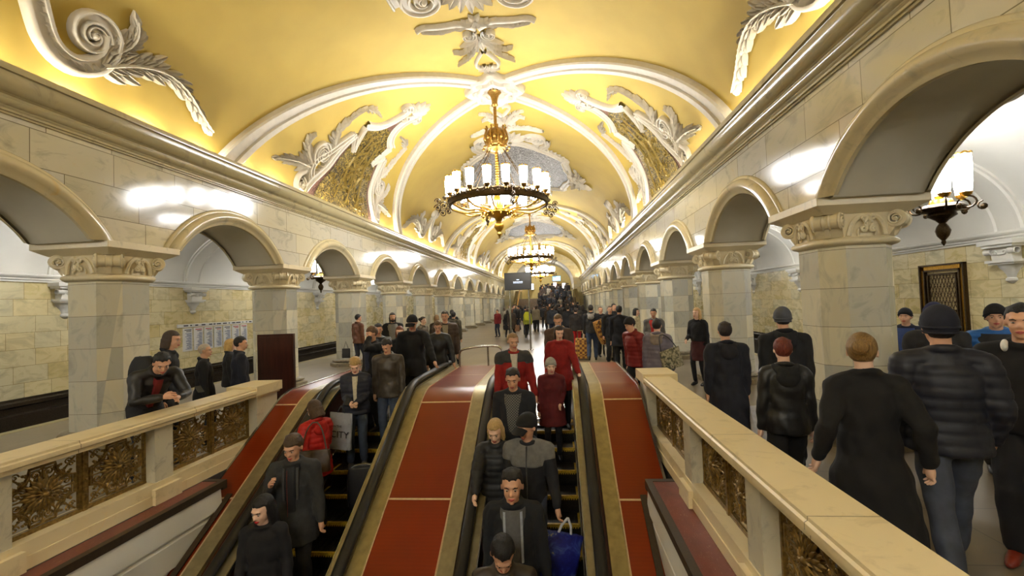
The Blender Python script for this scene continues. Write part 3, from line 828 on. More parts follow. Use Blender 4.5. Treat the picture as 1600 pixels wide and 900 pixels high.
# ================================================================ CHANDELIERS
def chandelier():
    root = empty('chandelier')     # origin at ceiling height 0 = crown; z values are absolute heights
    b = MB()
    b.lathe([(.02, 8.66), (.20, 8.62), (.22, 8.56), (.14, 8.48), (.10, 8.36), (.09, 8.22), (.11, 8.16), (.05, 8.12), (.05, 7.42)], n=16)
    b.build('ceiling_stem', M['brass'], root, smooth=40)
    b = MB()
    b.lathe([(.05, 7.44), (.22, 7.40), (.30, 7.28), (.33, 7.15), (.31, 7.02), (.33, 6.95), (.27, 6.86), (.30, 6.78), (.22, 6.70), (.06, 6.68)], n=20)
    for i in range(10):
        a = i*PI/5
        P = [(.28*math.cos(a), .28*math.sin(a), 6.9), (.37*math.cos(a), .37*math.sin(a), 7.05), (.36*math.cos(a), .36*math.sin(a), 7.25), (.28*math.cos(a), .28*math.sin(a), 7.40), (.33*math.cos(a), .33*math.sin(a), 7.46)]
        b.tube(smooth_path(P, 8), .03, 5); b.ball((.33*math.cos(a+.3), .33*math.sin(a+.3), 7.1), .07, 7)
        b.ball((.40*math.cos(a), .40*math.sin(a), 6.80), .05, 6)
    b.build('crown', M['brass'], root, smooth=50)
    b = MB(); RR = 1.50
    for i in range(8):
        a = i*PI/4+.2
        A = np.array((.26*math.cos(a), .26*math.sin(a), 6.74)); B = np.array((1.02*math.cos(a), 1.02*math.sin(a), 5.55)); 
        b.tube([A, B, (RR*math.cos(a), RR*math.sin(a), 5.30)], .012, 5)
        for t in np.linspace(.1, .95, 9): b.ball(A+(B-A)*t, .024, 5)
    b.build('chain', M['dark_bronze'], root)
    b = MB(); b.tube([(0, 0, 6.7), (0, 0, 4.7)], .045, 8)
    for z in np.linspace(4.9, 6.6, 22): b.ball((0, 0, z), (.06, .06, .03), 8)
    b.build('spindle', M['gold_paint'], root, smooth=60)
    b = MB(); th = np.linspace(0, 2*PI, 65)
    prof = [(RR-.03, 5.18), (RR+.03, 5.20), (RR+.05, 5.12), (RR+.03, 5.06), (RR+.05, 5.0), (RR+.02, 4.97), (RR-.04, 4.98), (RR-.05, 5.1), (RR-.03, 5.18)]
    b.grid([[(r*math.cos(t), r*math.sin(t), z) for r, z in prof] for t in th])
    b.grid([[(r*math.cos(t), r*math.sin(t), z) for r, z in [(1.22, 5.30), (1.26, 5.32), (1.28, 5.28), (1.24, 5.26), (1.22, 5.30)]] for t in th])
    for i in range(48):
        a = i*2*PI/48; b.ball((RR*math.cos(a), RR*math.sin(a), 5.23), .035, 5)
        P = spiral(0, 5.12, .05, .01, 1.2, 0, 9); b.tube([((RR+.055)*math.cos(a+p[0]/RR), (RR+.055)*math.sin(a+p[0]/RR), p[1]) for p in P], .009, 4)
    b.build('ring', M['dark_bronze'], root, smooth=50)
    b = MB()       # lower basket of curved arms and drop finial
    for i in range(12):
        a = i*PI/6
        P = smooth_path([(RR*.98, 4.98), (1.1, 4.80), (.7, 4.86), (.35, 4.80), (.12, 4.78)], 14)
        b.tube([(r*math.cos(a), r*math.sin(a), z) for r, z in P], .035, 5)
    b.lathe([(.45, 4.80), (.47, 4.76), (.38, 4.70), (.20, 4.66), (.12, 4.60), (.08, 4.50), (.14, 4.42), (.16, 4.34), (.10, 4.24), (.05, 4.18), (.07, 4.12), (.03, 4.06), (.01, 3.98)], n=16)
    b.lathe([(.02, 5.4), (.14, 5.3), (.2, 5.1), (.16, 4.95), (.3, 4.86), (.46, 4.82)], n=16)
    for i in range(12):
        a = i*PI/6+.26
        b.tube([(r*math.cos(a), r*math.sin(a), z) for r, z in spiral(.50, 4.70, .10, .02, 1.1, PI/2, 10)], .016, 4)
    b.build('basket', M['gold_paint'], root, smooth=50)
    for i in range(4):  # openwork scroll brackets below the ring
        a = i*PI/2+.35; b = MB()
        for (cx_, cz, r) in ((RR+.17, 4.97, .14), (RR+.36, 4.90, .12), (RR+.22, 4.74, .12), (RR+.05, 4.80, .10), (RR+.36, 5.10, .10), (RR+.16, 5.2, .06)):
            P = spiral(cx_, cz, r, r*.3, 1.4, 0, 18); b.tube([(p[0]*math.cos(a), p[0]*math.sin(a), p[1]) for p in P], .016, 5)
            b.ball((cx_*math.cos(a), cx_*math.sin(a), cz), .035, 6)
        b.build('scroll_bracket', M['dark_bronze'], root, smooth=50)
    cup = MB(); cup.lathe([(.01, -.10), (.05, -.08), (.03, -.03), (.07, .0), (.095, .05), (.10, .07), (.02, .06)], n=10)
    cup.tube([(0, 0, -.10), (-.05, 0, -.22)], .02, 5)
    cupm = cup.mesh('candle_cup', M['brass'], 50)
    sh = MB(); sh.lathe([(.02, .06), (.085, .06), (.105, .20), (.115, .42), (.12, .55), (.10, .56)], n=14)
    shm = sh.mesh('lamp_shade', M['shade'], 50)
    tp = MB(); 
    for i in range(8):
        a = i*PI/4; tp.ball((.105*math.cos(a), .105*math.sin(a), .575), (.03, .03, .035), 5)
    tpm = tp.mesh('shade_crest', M['gold_paint'], 60)
    n = 18
    for i in range(n):
        a = i*2*PI/n+.1
        r, z = (RR+.02, 5.26) if i % 1 == 0 else (0, 0)
        for nm, me in (('candle_cup', cupm), ('lamp_shade', shm), ('shade_crest', tpm)):
            o = bpy.data.objects.new(nm, me); col.objects.link(o); o.parent = root
            o.location = (r*math.cos(a), r*math.sin(a), z); o.rotation_euler = (0, 0, a); 
    for i in range(8):      # inner, lower tier
        a = i*PI/4+.3
        o = bpy.data.objects.new('lamp_shade', shm); col.objects.link(o); o.parent = root
        o.location = (.82*math.cos(a), .82*math.sin(a), 4.90); o.scale = (.8, .8, .75)
    return root
ch = chandelier()
for i, k in enumerate((-1, 0, 1, 2)):
    o = ch if i == 0 else copy_tree(ch)
    o.location = (CX, YC+k*PERIOD-.1, 0)
    lb = 'bronze ring chandelier with lit glass shades hanging behind the camera' if k < 0 else 'bronze ring chandelier with glowing cylindrical shades, %s along the hall' % ('nearest' if k == 0 else ORD[k])
    tag(o, lb, 'chandelier', 'chandeliers of the hall')
# ---- aisle lanterns
def lantern():
    root = empty('aisle_lantern')
    b = MB(); b.tube([(0, 0, 5.08), (0, 0, 3.3)], .022, 6)
    b.lathe([(.02, 5.08), (.12, 5.05), (.06, 4.95), (.03, 4.9)], n=12)
    for z in (4.72, 4.62): b.lathe([(.02, z+.08), (.12, z+.03), (.05, z-.05)], n=10)
    b.build('stem', M['gold_paint'], root, smooth=40)
    b = MB()
    b.lathe([(.02, 3.52), (.30, 3.50), (.36, 3.44), (.30, 3.38), (.20, 3.36), (.22, 3.30), (.10, 3.22), (.05, 3.16), (.09, 3.10), (.12, 3.02), (.09, 2.92), (.03, 2.84), (.04, 2.80), (.01, 2.74)], n=16)
    for i in range(6):
        a = i*PI/3
        P = smooth_path([(.2, 3.44), (.4, 3.36), (.52, 3.46), (.46, 3.58), (.36, 3.60)], 12)
        b.tube([(r*math.cos(a), r*math.sin(a), z) for r, z in P], .018, 5)
        P = spiral(.55, 3.40, .09, .02, 1.2, PI/2, 12)
        b.tube([(r*math.cos(a+.3), r*math.sin(a+.3), z) for r, z in P], .014, 5)
        b.ball((.55*math.cos(a+.3), .55*math.sin(a+.3), 3.38), .05, 6)
    b.build('bowl', M['dark_bronze'], root, smooth=50)
    b = MB(); b.lathe([(.02, 3.60), (.16, 3.60), (.2, 3.5), (.12, 3.36)], n=12); b.build('basket', M['gold_paint'], root, smooth=50)
    sh = MB(); sh.lathe([(.02, 3.66), (.085, 3.66), (.105, 3.85), (.115, 4.15), (.11, 4.35), (.05, 4.36)], n=14)
    shm = sh.mesh('lamp_shade', M['shade2'], 50)
    cup = MB(); cup.lathe([(.02, 3.58), (.08, 3.62), (.10, 3.67), (.02, 3.66)], n=10); 
    cupm = cup.mesh('cup', M['gold_paint'], 50)
    tp = MB(); tp.tube([(.10*math.cos(t), .10*math.sin(t), 4.37+.012*math.cos(6*t)) for t in np.linspace(0, 2*PI, 37)[:-1]], .022, 6, closed=True)
    tpm = tp.mesh('shade_crest', M['gold_paint'], 60)
    for i in range(7):
        a = i*PI/3; r = .36 if i < 6 else 0
        for nm, me in (('lamp_shade', shm), ('cup', cupm), ('shade_crest', tpm)):
            o = bpy.data.objects.new(nm, me); col.objects.link(o); o.parent = root; o.location = (r*math.cos(a), r*math.sin(a), 0)
    return root
la = lantern(); first = True
for side, ysl in ((-1, (1.5, 10.7, 19.9, 29.1, 38.3, 47.5)), (1, (0.2, 9.3, 18.5, 27.7, 36.9, 46.1))):  # one per side is known; the rest are added to brighten the aisles
    for i, y in enumerate(ysl):
        o = la if first else copy_tree(la); first = False
        o.location = (CX+side*8.92, y, 0)
        tag(o, 'lantern of clustered lit glass cylinders over the %s aisle, %s from the camera' % ('left' if side < 0 else 'right', ORD[i]), 'lantern', 'aisle lanterns')
# ================================================================ ESCALATORS
TAN = math.tan(R(30)); YCR = 6.80; ZD = 0.72; YEND = 9.35; YLOW = 1.2
def dz(y, off=0.0, r=.25):
    """height of the deck profile: level beyond the crest, falling at 30 degrees towards the camera"""
    d = (y-YCR)*TAN
    return ZD+off+(d if y < YCR-r else (0 if y > YCR+r else -((YCR+r-y)**2)/(4*r)*TAN))
YS = [YLOW, 2, 3, 4, 5, 6]+list(np.linspace(YCR-.26, YCR+.26, 9))+[8, YEND]
def strip(b, x0, x1, off, depth, mi=0, ys=YS):
    rows = []
    for y in ys:
        z = dz(y, off); low = min(z-depth, z-depth)
        rows.append([(x0, y, z-depth), (x0, y, z), (x1, y, z), (x1, y, z-depth)])
    n0 = b.nv; b.grid(rows, mi, cv=True); n = len(ys)
    b.f.append((n0, n0+1, n0+2, n0+3)); b.m.append(mi); k = n0+(n-1)*4; b.f.append((k+3, k+2, k+1, k)); b.m.append(mi)
def NOS(y):
    z = -.21+(y-6.84)*TAN
    return -0.06*math.log(1+math.exp(-z/0.06))
def deck(name, label, x0, x1, strips, seams):
    root = empty(name, (0, 0, 0))
    b = MB(); strip(b, x0, x1, 0, .05); b.build('laminate_panel', M['deck'], root, smooth=30)
    for y in seams:
        b = MB(); b.add([(x0, y-.011, dz(y-.011)+.004), (x1, y-.011, dz(y-.011)+.004), (x1, y+.011, dz(y+.011)+.004), (x0, y+.011, dz(y+.011)+.004)], [(0, 1, 2, 3)])
        b.build('seam_strip', M['seam'], root)
    for a, c, mt in strips:
        b = MB(); strip(b, a, c, .012, .06); b.build('edge_trim', M[mt], root, smooth=30)
    tag(root, label, 'escalator deck', 'red decks beside the escalators')
    return root
SE = (6.55, 5.17, 3.8, 8.1)
deck('escalator_deck', 'red laminate slope with pale seams left of the left escalator', -4.24, -3.89, [(-3.89, -3.72, 'strip'), (-3.905, -3.885, 'seam'), (-4.27, -4.235, 'steel')], SE)
deck('escalator_deck', 'broad red laminate slope between the two escalators', -2.01, -1.27, [(-2.17, -2.01, 'goldstrip'), (-1.27, -1.10, 'strip'), (-2.02, -2.0, 'seam'), (-1.28, -1.26, 'seam')], SE)
deck('escalator_deck', 'red laminate slope with pale seams right of the right escalator', .59, 1.12, [(.42, .59, 'goldstrip'), (.58, .60, 'seam'), (1.12, 1.15, 'steel')], SE)

stepb = MB()
stepb.box(-.5, .5, 0, .36, -.04, -.004, 0)
for i in range(34): stepb.box(-.49+i*.0288, -.49+i*.0288+.014, .0, .35, -.004, .004, 0)
stepb.grid([[(x, .02+.10*math.sin(t*PI/2)*.0+.05*(t*t), -.04-.26*t) for t in np.linspace(0, 1, 5)] for x in (-.5, .5)], 0)
step_me = stepb.mesh('step', M['step'])
eb = MB(); eb.box(-.5, .5, -.004, .028, -.03, .006, 0)
for i in range(34): eb.box(-.49+i*.0288, -.49+i*.0288+.015, -.010, .0, -.045, .004, 0)
eb.box(.47, .5, 0, .30, 0, .006, 0); eb.box(-.5, -.47, 0, .30, 0, .006, 0)
edge_me = eb.mesh('yellow_edge', M['comb'])
def handrail(b, x, off=.10):
    pts = []
    ysr = [YLOW, 2, 3, 4, 5, 6]+list(np.linspace(YCR-.26, YCR+.26, 9))+[8, 9.0, 9.2]
    for y in ysr: pts.append((x, y, dz(y, off)))
    for a in np.linspace(.2, 1, 7): pts.append((x, 9.2+.30*math.sin(a*PI), dz(9.2, off)-.30+.30*math.cos(a*PI)))
    b.tube(pts, .062, 10, flat=.62)
def escalator(x0, x1, label):
    root = empty('escalator', (0, 0, 0)); xc = (x0+x1)/2; w = x1-x0
    for j in range(-9, 7):
        y = 5.47+.35*j
        for nm, me in (('step', step_me),):
            o = bpy.data.objects.new(nm, me); col.objects.link(o); o.parent = root
            o.location = (xc, y, NOS(y)); o.scale = (w, 1, 1)
            e = bpy.data.objects.new('yellow_edge', edge_me); col.objects.link(e); e.parent = o
    for s, x in ((-1, x0), (1, x1)):
        b = MB(); handrail(b, x+s*.13); b.build('handrail', M['rubber'], root, smooth=60)
        b = MB()
        xa, xb = (x-.02, x) if s < 0 else (x, x+.02)
        for (o1, dp) in ((-.10, 1.1),):
            rows = []
            for y in YS: rows.append([(x, y, dz(y, -.02)), (x, y, dz(y, -1.15))])
            b.grid(rows, 0)
        b.build('inner_panel', M['dark_panel'], root, smooth=30)
        b = MB(); strip(b, min(x, x+s*.13)-.0, max(x, x+s*.13)+.045*(s > 0)-0*(s < 0), 0.03, .06); b.build('handrail_guide', M['strip'], root, smooth=30)
        b = MB(); strip(b, min(x, x-s*.012), max(x, x-s*.012), .035, .05); b.build('chrome_edge', M['steel'], root, smooth=30)
        b = MB(); strip(b, min(x, x-s*.01), max(x, x-s*.01), -.80, .16); b.build('skirt_trim', M['steel'], root, smooth=30)
    b = MB(); b.box(x0, x1, 7.75, 9.4, -.02, .012); b.build('landing_plate', M['steel'], root)
    tag(root, label, 'escalator')
    return root
escalator(-3.40, -2.35, 'left escalator carrying people down, woman with phone and silver bag on it')
escalator(-.88, .19, 'right escalator carrying people down, child in grey beanie near its top')
# solid masses under the decks (well sides)
def mass(name, x0, x1, mt, depth=3.0):
    b = MB(); ys = YS; rows = [[(x0, y, dz(y, -.05)), (x1, y, dz(y, -.05)), (x1, y, -3.6), (x0, y, -3.6)] for y in ys]
    n0 = b.nv; b.grid(rows, 0, cv=True); k = n0+(len(ys)-1)*4
    b.f.append((k, k+1, k+2, k+3)); b.m.append(0); b.f.append((n0, n0+1, n0+2, n0+3)); b.m.append(0)
    return struct(b.build(name, M[mt]))
mass('trim_7', -4.24, -3.42, 'dark_panel'); mass('trim_8', -2.33, -.90, 'dark_panel'); mass('trim_9', .21, 1.14, 'dark_panel')
b = MB()
b.add([(WX0, -.6, 0), (WX0, 7.4, 0), (WX0, 7.4, -4), (WX0, -.6, -4)], [(0, 1, 2, 3)], 0)
b.add([(WX1, -.6, 0), (WX1, 7.4, 0), (WX1, 7.4, -4), (WX1, -.6, -4)], [(0, 1, 2, 3)], 0)
b.add([(WX0, -.6, 0), (WX1, -.6, 0), (WX1, -.6, -4), (WX0, -.6, -4)], [(0, 1, 2, 3)], 0)
struct(b.build('wall_well', M['concrete']))
# ledges on both sides of the well and the white plaster fascias below them
for s, xi, xo, nm in ((-1, -3.99, -4.27, 'left'), (1, .88, 1.19, 'right')):
    b = MB(); ye = 5.12
    b.box(min(xi+s*.07, xo), max(xi+s*.07, xo), -.6, ye, -.05, -.005, 0)
    b.box(min(xi, xi+s*.07), max(xi, xi+s*.07), -.6, ye, -.075, 0.0, 1)
    b.box(min(xi, xo), max(xi, xo), ye, ye+.07, -.10, 0.0, 1)
    o = struct(b.build('trim_10' if s < 0 else 'trim_11', [M['ledge'], M['edge_brown']]))
    b = MB()
    # fascia, slightly bellied, with a moulded line along it
    prof = [(0, -.075), (-.01*s, -.20), (-.012*s, -.30), (.02*s, -.31), (.025*s, -.34), (0, -.36), (.015*s, -.62), (.05*s, -.63), (.05*s, -.67), (.02*s, -.69), (.02*s, -1.6), (.02*s, -3.4)]
    b.grid([[(xi+s*.012+p, y, z) for p, z in prof] for y in (-.6, ye-.02)], 0)
    struct(b.build('wall_fascia_'+nm, M['plaster'], smooth=20))
    b = MB()
    ytr = [y for y in np.linspace(3.0, 5.6, 14)]
    b.grid([[(xi-s*.055, y, dz(y, .012)), (xi-s*.055, y, dz(y, .03)), (xi+s*.01, y, dz(y, .03)), (xi+s*.01, y, dz(y, -.02))] for y in ytr if y < 5.25], 0)
    struct(b.build('trim_12' if s < 0 else 'trim_13', M['edge_brown']))

# ================================================================ BALUSTRADES WITH CAST GRILLES
def grille_panel(w, h):
    b = MB(); T = .016
    cx, cz = w/2, h/2
    def tb(P, r, n=5): b.tube([(0, p[0], p[1]) for p in P], r, n)
    # outer frame
    for (y0, y1, z0, z1) in ((0, w, 0, .028), (0, w, h-.028, h), (0, .022, 0, h), (w-.022, w, 0, h)): b.box(-T, T, y0, y1, z0, z1)
    # inner frame: square with concave corners
    q = .15*min(w, h)/.6*1.1; m = .045
    P = []
    for (ax, az, a0) in ((w-m, h-m, PI), (w-m, m, PI/2), (m, m, 0), (m, h-m, -PI/2)):
        P += [(ax+q*math.cos(a0+t), az+q*math.sin(a0+t)) for t in np.linspace(0, 1, 8)*PI/2]
    # order the arcs into one outline
    arcs = []
    for (ax, az, a0, a1) in ((w-m, h-m, -PI/2, -PI), (m, h-m, 0, -PI/2), (m, m, PI/2, 0), (w-m, m, PI, PI/2)):
        arcs += [(ax+q*math.cos(t), az+q*math.sin(t)) for t in np.linspace(a0, a1, 8)]
    b.tube([(0, p[0], p[1]) for p in arcs], .014, 6, closed=True)
    b.tube([(0, cx+(p[0]-cx)*.90, cz+(p[1]-cz)*.90) for p in arcs], .007, 5, closed=True)
    for (ax, az, sx, sz) in ((w-m, h-m, -1, -1), (m, h-m, 1, -1), (m, m, 1, 1), (w-m, m, -1, 1)):
        tb([(ax, az), (ax+sx*q*.9, az+sz*q*.9)], .009); tb(spiral(ax+sx*.06, az+sz*.03, .035, .006, 1.3, 0, 12), .007); tb(spiral(ax+sx*.03, az+sz*.06, .03, .006, 1.3, 0, 12), .007)
        for t in (.2, .5, .8): b.ball((0, ax+sx*q*math.cos(t*PI/2)*.75, az+sz*q*math.sin(t*PI/2)*.75), .014, 5)
    rr = min(w, h)/2
    for i in range(12):
        a = i*PI/6+PI/12; c = (cx+rr*.66*math.cos(a), cz+rr*.66*math.sin(a))
        tb(spiral(c[0], c[1], rr*.15, .008, 1.5, a+PI, 14, 1 if i % 2 else -1), .009)
        tb([(cx+rr*.4*math.cos(a), cz+rr*.4*math.sin(a)), (cx+rr*.52*math.cos(a+.12), cz+rr*.52*math.sin(a+.12)), c], .009)
        b.ball((0, cx+rr*.80*math.cos(a+.26), cz+rr*.80*math.sin(a+.26)), (.012, .018, .018), 6)
        tb([(cx+rr*.5*math.cos(a+.26), cz+rr*.5*math.sin(a+.26)), (cx+rr*.86*math.cos(a+.26), cz+rr*.86*math.sin(a+.26))], .008)
    return b.mesh('grille_panel', M['grille'], 50)
def flower(r):
    b = MB()
    for lay, (n, ro, ri, lift) in enumerate(((18, 1.0, .35, .012), (18, .78, .3, .024), (12, .5, .12, .034))):
        for i in range(n):
            a = i*2*PI/n+lay*.17; L = r*(ro-ri); C = [-1, 0, 1]
            rows = []
            for s in np.linspace(0, 1, 4):
                d = r*ri+L*s; wd = r*.115*ro*math.sin(PI*(s*.8+.15)); hh = lift*(1-.3*s)+.012*math.sin(PI*s)
                rows.append([(hh-(.008 if c else 0), d*math.cos(a)-c*wd*math.sin(a), d*math.sin(a)+c*wd*math.cos(a)) for c in C])
            b.grid(rows)
            b.grid([[(-x, y, z) for x, y, z in rw] for rw in rows])
    b.ball((0, 0, 0), (.055, r*.2, r*.2), 10)
    b.lathe([(r*.2, -.0), (r*.26, .0)], n=12)
    for i in range(10):
        a = i*PI/5; b.ball((.04, r*.22*math.cos(a), r*.22*math.sin(a)), .008, 5)
    return b.mesh('flower_boss', M['grille'], 60)
GW, GH = .615, .60
gp_me = grille_panel(GW, GH); fl_me = flower(.18)
def balustrade(s, xi, posts, yend, label):
    """s = +1 right of the well, xi = inner face"""
    root = empty('balustrade', (xi, 0, 0))
    xo = s*.26
    def bx(b, a, c, y0, y1, z0, z1): b.box(min(a, c), max(a, c), y0, y1, z0, z1)
    y0 = -.4
    b = MB()       # moulded coping, one length up to the end post
    prof = [(-.03, .79), (-.03, .82), (-.055, .835), (-.055, .87), (-.04, .88), (-.04, .90), (.29, .90), (.29, .88), (.305, .87), (.305, .835), (.28, .82), (.28, .79)]
    b.grid([[(s*d, y, z) for d, z in prof] for y in (y0, yend-.05)], cv=True)
    for yj in (1.0, 2.35, 3.7, 5.0): b.grid([[(s*(d*1.004), y, z+.001) for d, z in prof] for y in (yj, yj+.004)], 1, cv=True)
    b.build('coping', [M['rail'], M['edge_brown']], root)
    b = MB(); bx(b, -s*.01, s*.30, y0, yend+.5, 0.0, .10); bx(b, -s*.0, s*.26, y0, yend+.45, .10, .215)
    for yj in (1.0, 2.4, 3.8, 4.9): bx(b, -s*.012, s*.3, yj, yj+.006, 0.0, .101)
    b.build('plinth', M['rail'], root)
    for y in posts:
        b = MB(); bx(b, s*.01, s*.25, y-.115, y+.115, .215, .80)
        b.build('post', M['post'], root)
        b = MB(); bx(b, -s*.045, s*.28, y-.17, y+.17, .0, .16); b.build('post_foot', M['rail'], root)
    b = MB(); bx(b, -s*.01, s*.34, yend, yend+.47, 0, .78); b.build('end_post', M['post'], root)
    b = MB(); b2 = [( -.06, yend-.06), (.40, yend-.06), (.40, yend+.53), (-.06, yend+.53)]
    bx(b, -s*.06, s*.40, yend-.06, yend+.53, .80, .93); bx(b, -s*.035, s*.375, yend-.035, yend+.505, .77, .80)
    b.build('end_cap', M['rail'], root)
    edges = sorted(posts)+[yend+.115]
    for a, c in zip(edges[:-1], edges[1:]):
        lo, hi = a+.115, c-.115; mid = (lo+hi)/2; w = (hi-lo)/2-.02
        b = MB(); bx(b, s*.10, s*.16, mid-.02, mid+.02, .215, .79); bx(b, s*.11, s*.15, lo, hi, .215, .235); bx(b, s*.11, s*.15, lo, hi, .765, .79)
        for zz in (.36, .5, .64): b.ball((s*.09, mid, zz), .012, 6)
        b.build('mullion', M['grille'], root)
        for st in (lo, mid+.02):
            o = bpy.data.objects.new('grille_panel', gp_me); col.objects.link(o); o.parent = root
            o.location = (s*.13, st, .225); o.scale = (1, w/GW, .55/GH)
            f = bpy.data.objects.new('flower_boss', fl_me); col.objects.link(f); f.parent = o; f.location = (0, GW/2, GH/2); f.scale = (1, 1, 1)
    tag(root, label, 'balustrade')
    return root
balustrade(-1, -4.27, [.10, 1.61, 3.12, 4.63], 6.15, 'cream marble balustrade with cast bronze flower grilles on the left of the escalators')
balustrade(1, 1.19, [.10, 1.61, 3.12, 4.63], 6.5, 'cream marble balustrade with cast bronze grilles on the right of the escalators')

# ================================================================ FURNISHINGS
b = MB(); b.box(-.33, .33, -.03, .03, 0, 1.58); b.box(-.30, .30, -.036, -.03, .05, 1.53)
o = b.build('wooden_screen', M['wood'], loc=(-4.9, 7.62, 0)); tag(o, 'dark reddish brown wooden board standing upright before the second left pier', 'board')
# steel hoop at the end of the centre deck
b = MB()
P = smooth_path([(-2.0, 9.2, ZD), (-2.0, 9.2, 1.02), (-1.93, 9.2, 1.07), (-1.6, 9.22, 1.12), (-1.25, 9.25, 1.12), (-1.12, 9.25, 1.06), (-1.10, 9.25, ZD)], 30, 2)
b.tube(P, .022, 8); b.tube([(-1.42, 9.24, ZD), (-1.42, 9.24, 1.12)], .018, 8)
o = b.build('barrier_hoop', M['steel'], smooth=60); tag(o, 'bent steel tube hoop at the upper end of the centre red deck', 'barrier')
# information screen on posts
root = empty('information_screen', (-1.56, 19.0, 0)); tag(root, 'black information screen with small white logo, on two grey posts in the hall', 'screen')
b = MB(); b.box(-.56, .56, -.05, .05, 2.50, 3.22); b.build('screen_housing', M['black'], root)
b = MB(); b.box(-.53, .53, -.056, -.05, 2.53, 3.19)
t = NT('screen face'); t.set(s2l((46, 46, 48)), .15, 0, Emission_Color=s2l((60, 62, 66)), Emission_Strength=.25); b.build('display', t.m, root)
b = MB()
wl = emis('screen white', (200, 214, 240), 1.6)
b.add([(-.07, -.06, 2.93), (-.02, -.06, 2.90), (0, -.06, 2.915), (.02, -.06, 2.90), (.07, -.06, 2.93), (.0, -.06, 2.935)], [(0, 1, 2, 5), (2, 3, 4, 5)])
for i in range(15):
    x = -.19+i*.0265; b.box(x, x+.018, -.062, -.057, 2.81, 2.845+.01*(i % 3 == 0))
for i in range(18): x = -.19+i*.022; b.box(x, x+.014, -.062, -.057, 2.775, 2.79)
b.build('display_lettering', wl, root)
for x in (.43, -.36):
    b = MB(); b.tube([(x, .05, 0), (x, .05, 2.7)], .035, 8); b.lathe([(.12, 0), (.12, .02), (.04, .03)], (x, .05, 0), 12); b.build('post', M['steel'], root, smooth=60)
# line map on the left track wall
root = empty('line_map', (CX-AW, 17.3, 0)); tag(root, 'white station list with seven columns on the left track wall', 'sign')
b = MB(); b.box(0, .03, -2.25, 1.95, 1.52, 1.64); b.build('header_bar', M['white_panel'], root)
ink = plain('black lettering', (40, 40, 44), .6); redm = plain('red lettering', (190, 40, 36), .6); blu = plain('blue lettering', (60, 80, 130), .6)
b = MB(); r = random.Random(9)
y = 1.7
while y > -2.1:
    w = r.uniform(.05, .28); b.box(.03, .034, y-w, y, 1.56, 1.605); y -= w+r.uniform(.05, .2)
b.build('header_lettering', ink, root)
for i in range(7):
    y0 = 1.42-i*.50
    b = MB(); b.box(0, .03, y0-.42, y0, .66+.0, 1.49); p_ = b.build('column_panel', M['white_panel'], root)
    b = MB(); b.box(.03, .034, y0-.36, y0-.05, 1.41, 1.44, 1 if i in (0, 1, 4, 5) else 0); b.box(.03, .034, y0-.28, y0-.06, 1.36, 1.385, 1 if i in (1, 3) else 0)
    zz = 1.31
    while zz > .72: w = r.uniform(.12, .30); b.box(.03, .034, y0-.05-w, y0-.05, zz-.014, zz, 2 if i != 4 or r.random() < .5 else 0); zz -= .030
    b.build('station_list', [ink, redm, blu], p_)
# lit sign hanging in the left aisle
root = empty('hanging_sign', (-10.7, 27.0, 0)); tag(root, 'white lit box sign hanging on rods in the left aisle', 'sign')
b = MB(); b.box(-.45, .45, -.08, .08, 3.42, 4.05); b.build('sign_box', emis('lit sign', (255, 255, 250), 5), root)
b = MB(); b.box(-.3, .45, -.085, -.08, 3.70, 3.74); b.build('blue_line', plain('light blue', (120, 190, 220), .5), root)
b = MB(); b.tube([(-.3, 0, 4.05), (-.3, 0, 5.0)], .015, 5); b.tube([(.1, 0, 4.05), (.1, 0, 5.0)], .015, 5); b.build('rod', M['dark_bronze'], root)
# far signs
for (x, z, w, h, c, lb) in ((.15, 5.45, 1.15, .7, (120, 180, 235), 'light blue lit sign hanging above the far stairs'), (1.25, 4.3, .55, .8, (255, 255, 250), 'white lit panel on the far end wall, rightmost'),
                            (-.15, 4.5, .5, .7, (255, 210, 200), 'pinkish lit panel on the far end wall'), (-3.6, 4.35, .4, .9, (255, 255, 250), 'white lit panel on the far end wall beside the information screen'), (-2.0, 3.9, .9, .25, (255, 255, 250), 'long white lit sign low on the far end wall')):
    root = empty('lit_sign', (x, 70.5, z)); tag(root, lb, 'sign')
    b = MB(); b.box(-w/2-.06, w/2+.06, .02, .2, -h/2-.06, h/2+.06); b.build('frame', M['black'], root)
    b = MB(); b.box(-w/2, w/2, -.01, .02, -h/2, h/2); b.build('lit_face', emis('sign glow %.2f' % x, c, 4.0), root)
    b = MB(); b.tube([(0, .1, h/2), (0, .1, (8.0 if x == .15 else 6.5)-z)], .03, 5) if x == .15 else b.box(-w/2, w/2, .2, 2.45, -h/2, h/2)
    b.build('bracket', M['end_wall'], root)
# far escalator rail beside the stairs, ceiling lamp of the far landing
b = MB(); b.tube([(-4.4, 49.8, 1.0), (-4.4, 56, 3.5), (-4.4, 60, 3.5)], .08, 6); o = b.build('stair_handrail', M['gold_paint'], smooth=60); tag(o, 'yellowish handrail along the left side of the far stairs', 'handrail')
b = MB(); b.tube([(2.0, 49.8, 1.0), (2.0, 56, 3.5), (2.0, 60, 3.5)], .05, 6); o = b.build('stair_handrail', M['dark_bronze'], smooth=60); tag(o, 'dark handrail along the right side of the far stairs', 'handrail')
b = MB(); b.lathe([(.02, 7.3), (.5, 7.25), (.6, 7.0), (.5, 6.8), (.02, 6.75)], n=16); o = b.build('ceiling_lamp', M['shade'], loc=(CX, 67, 0)); tag(o, 'round glowing lamp over the far landing', 'lamp')
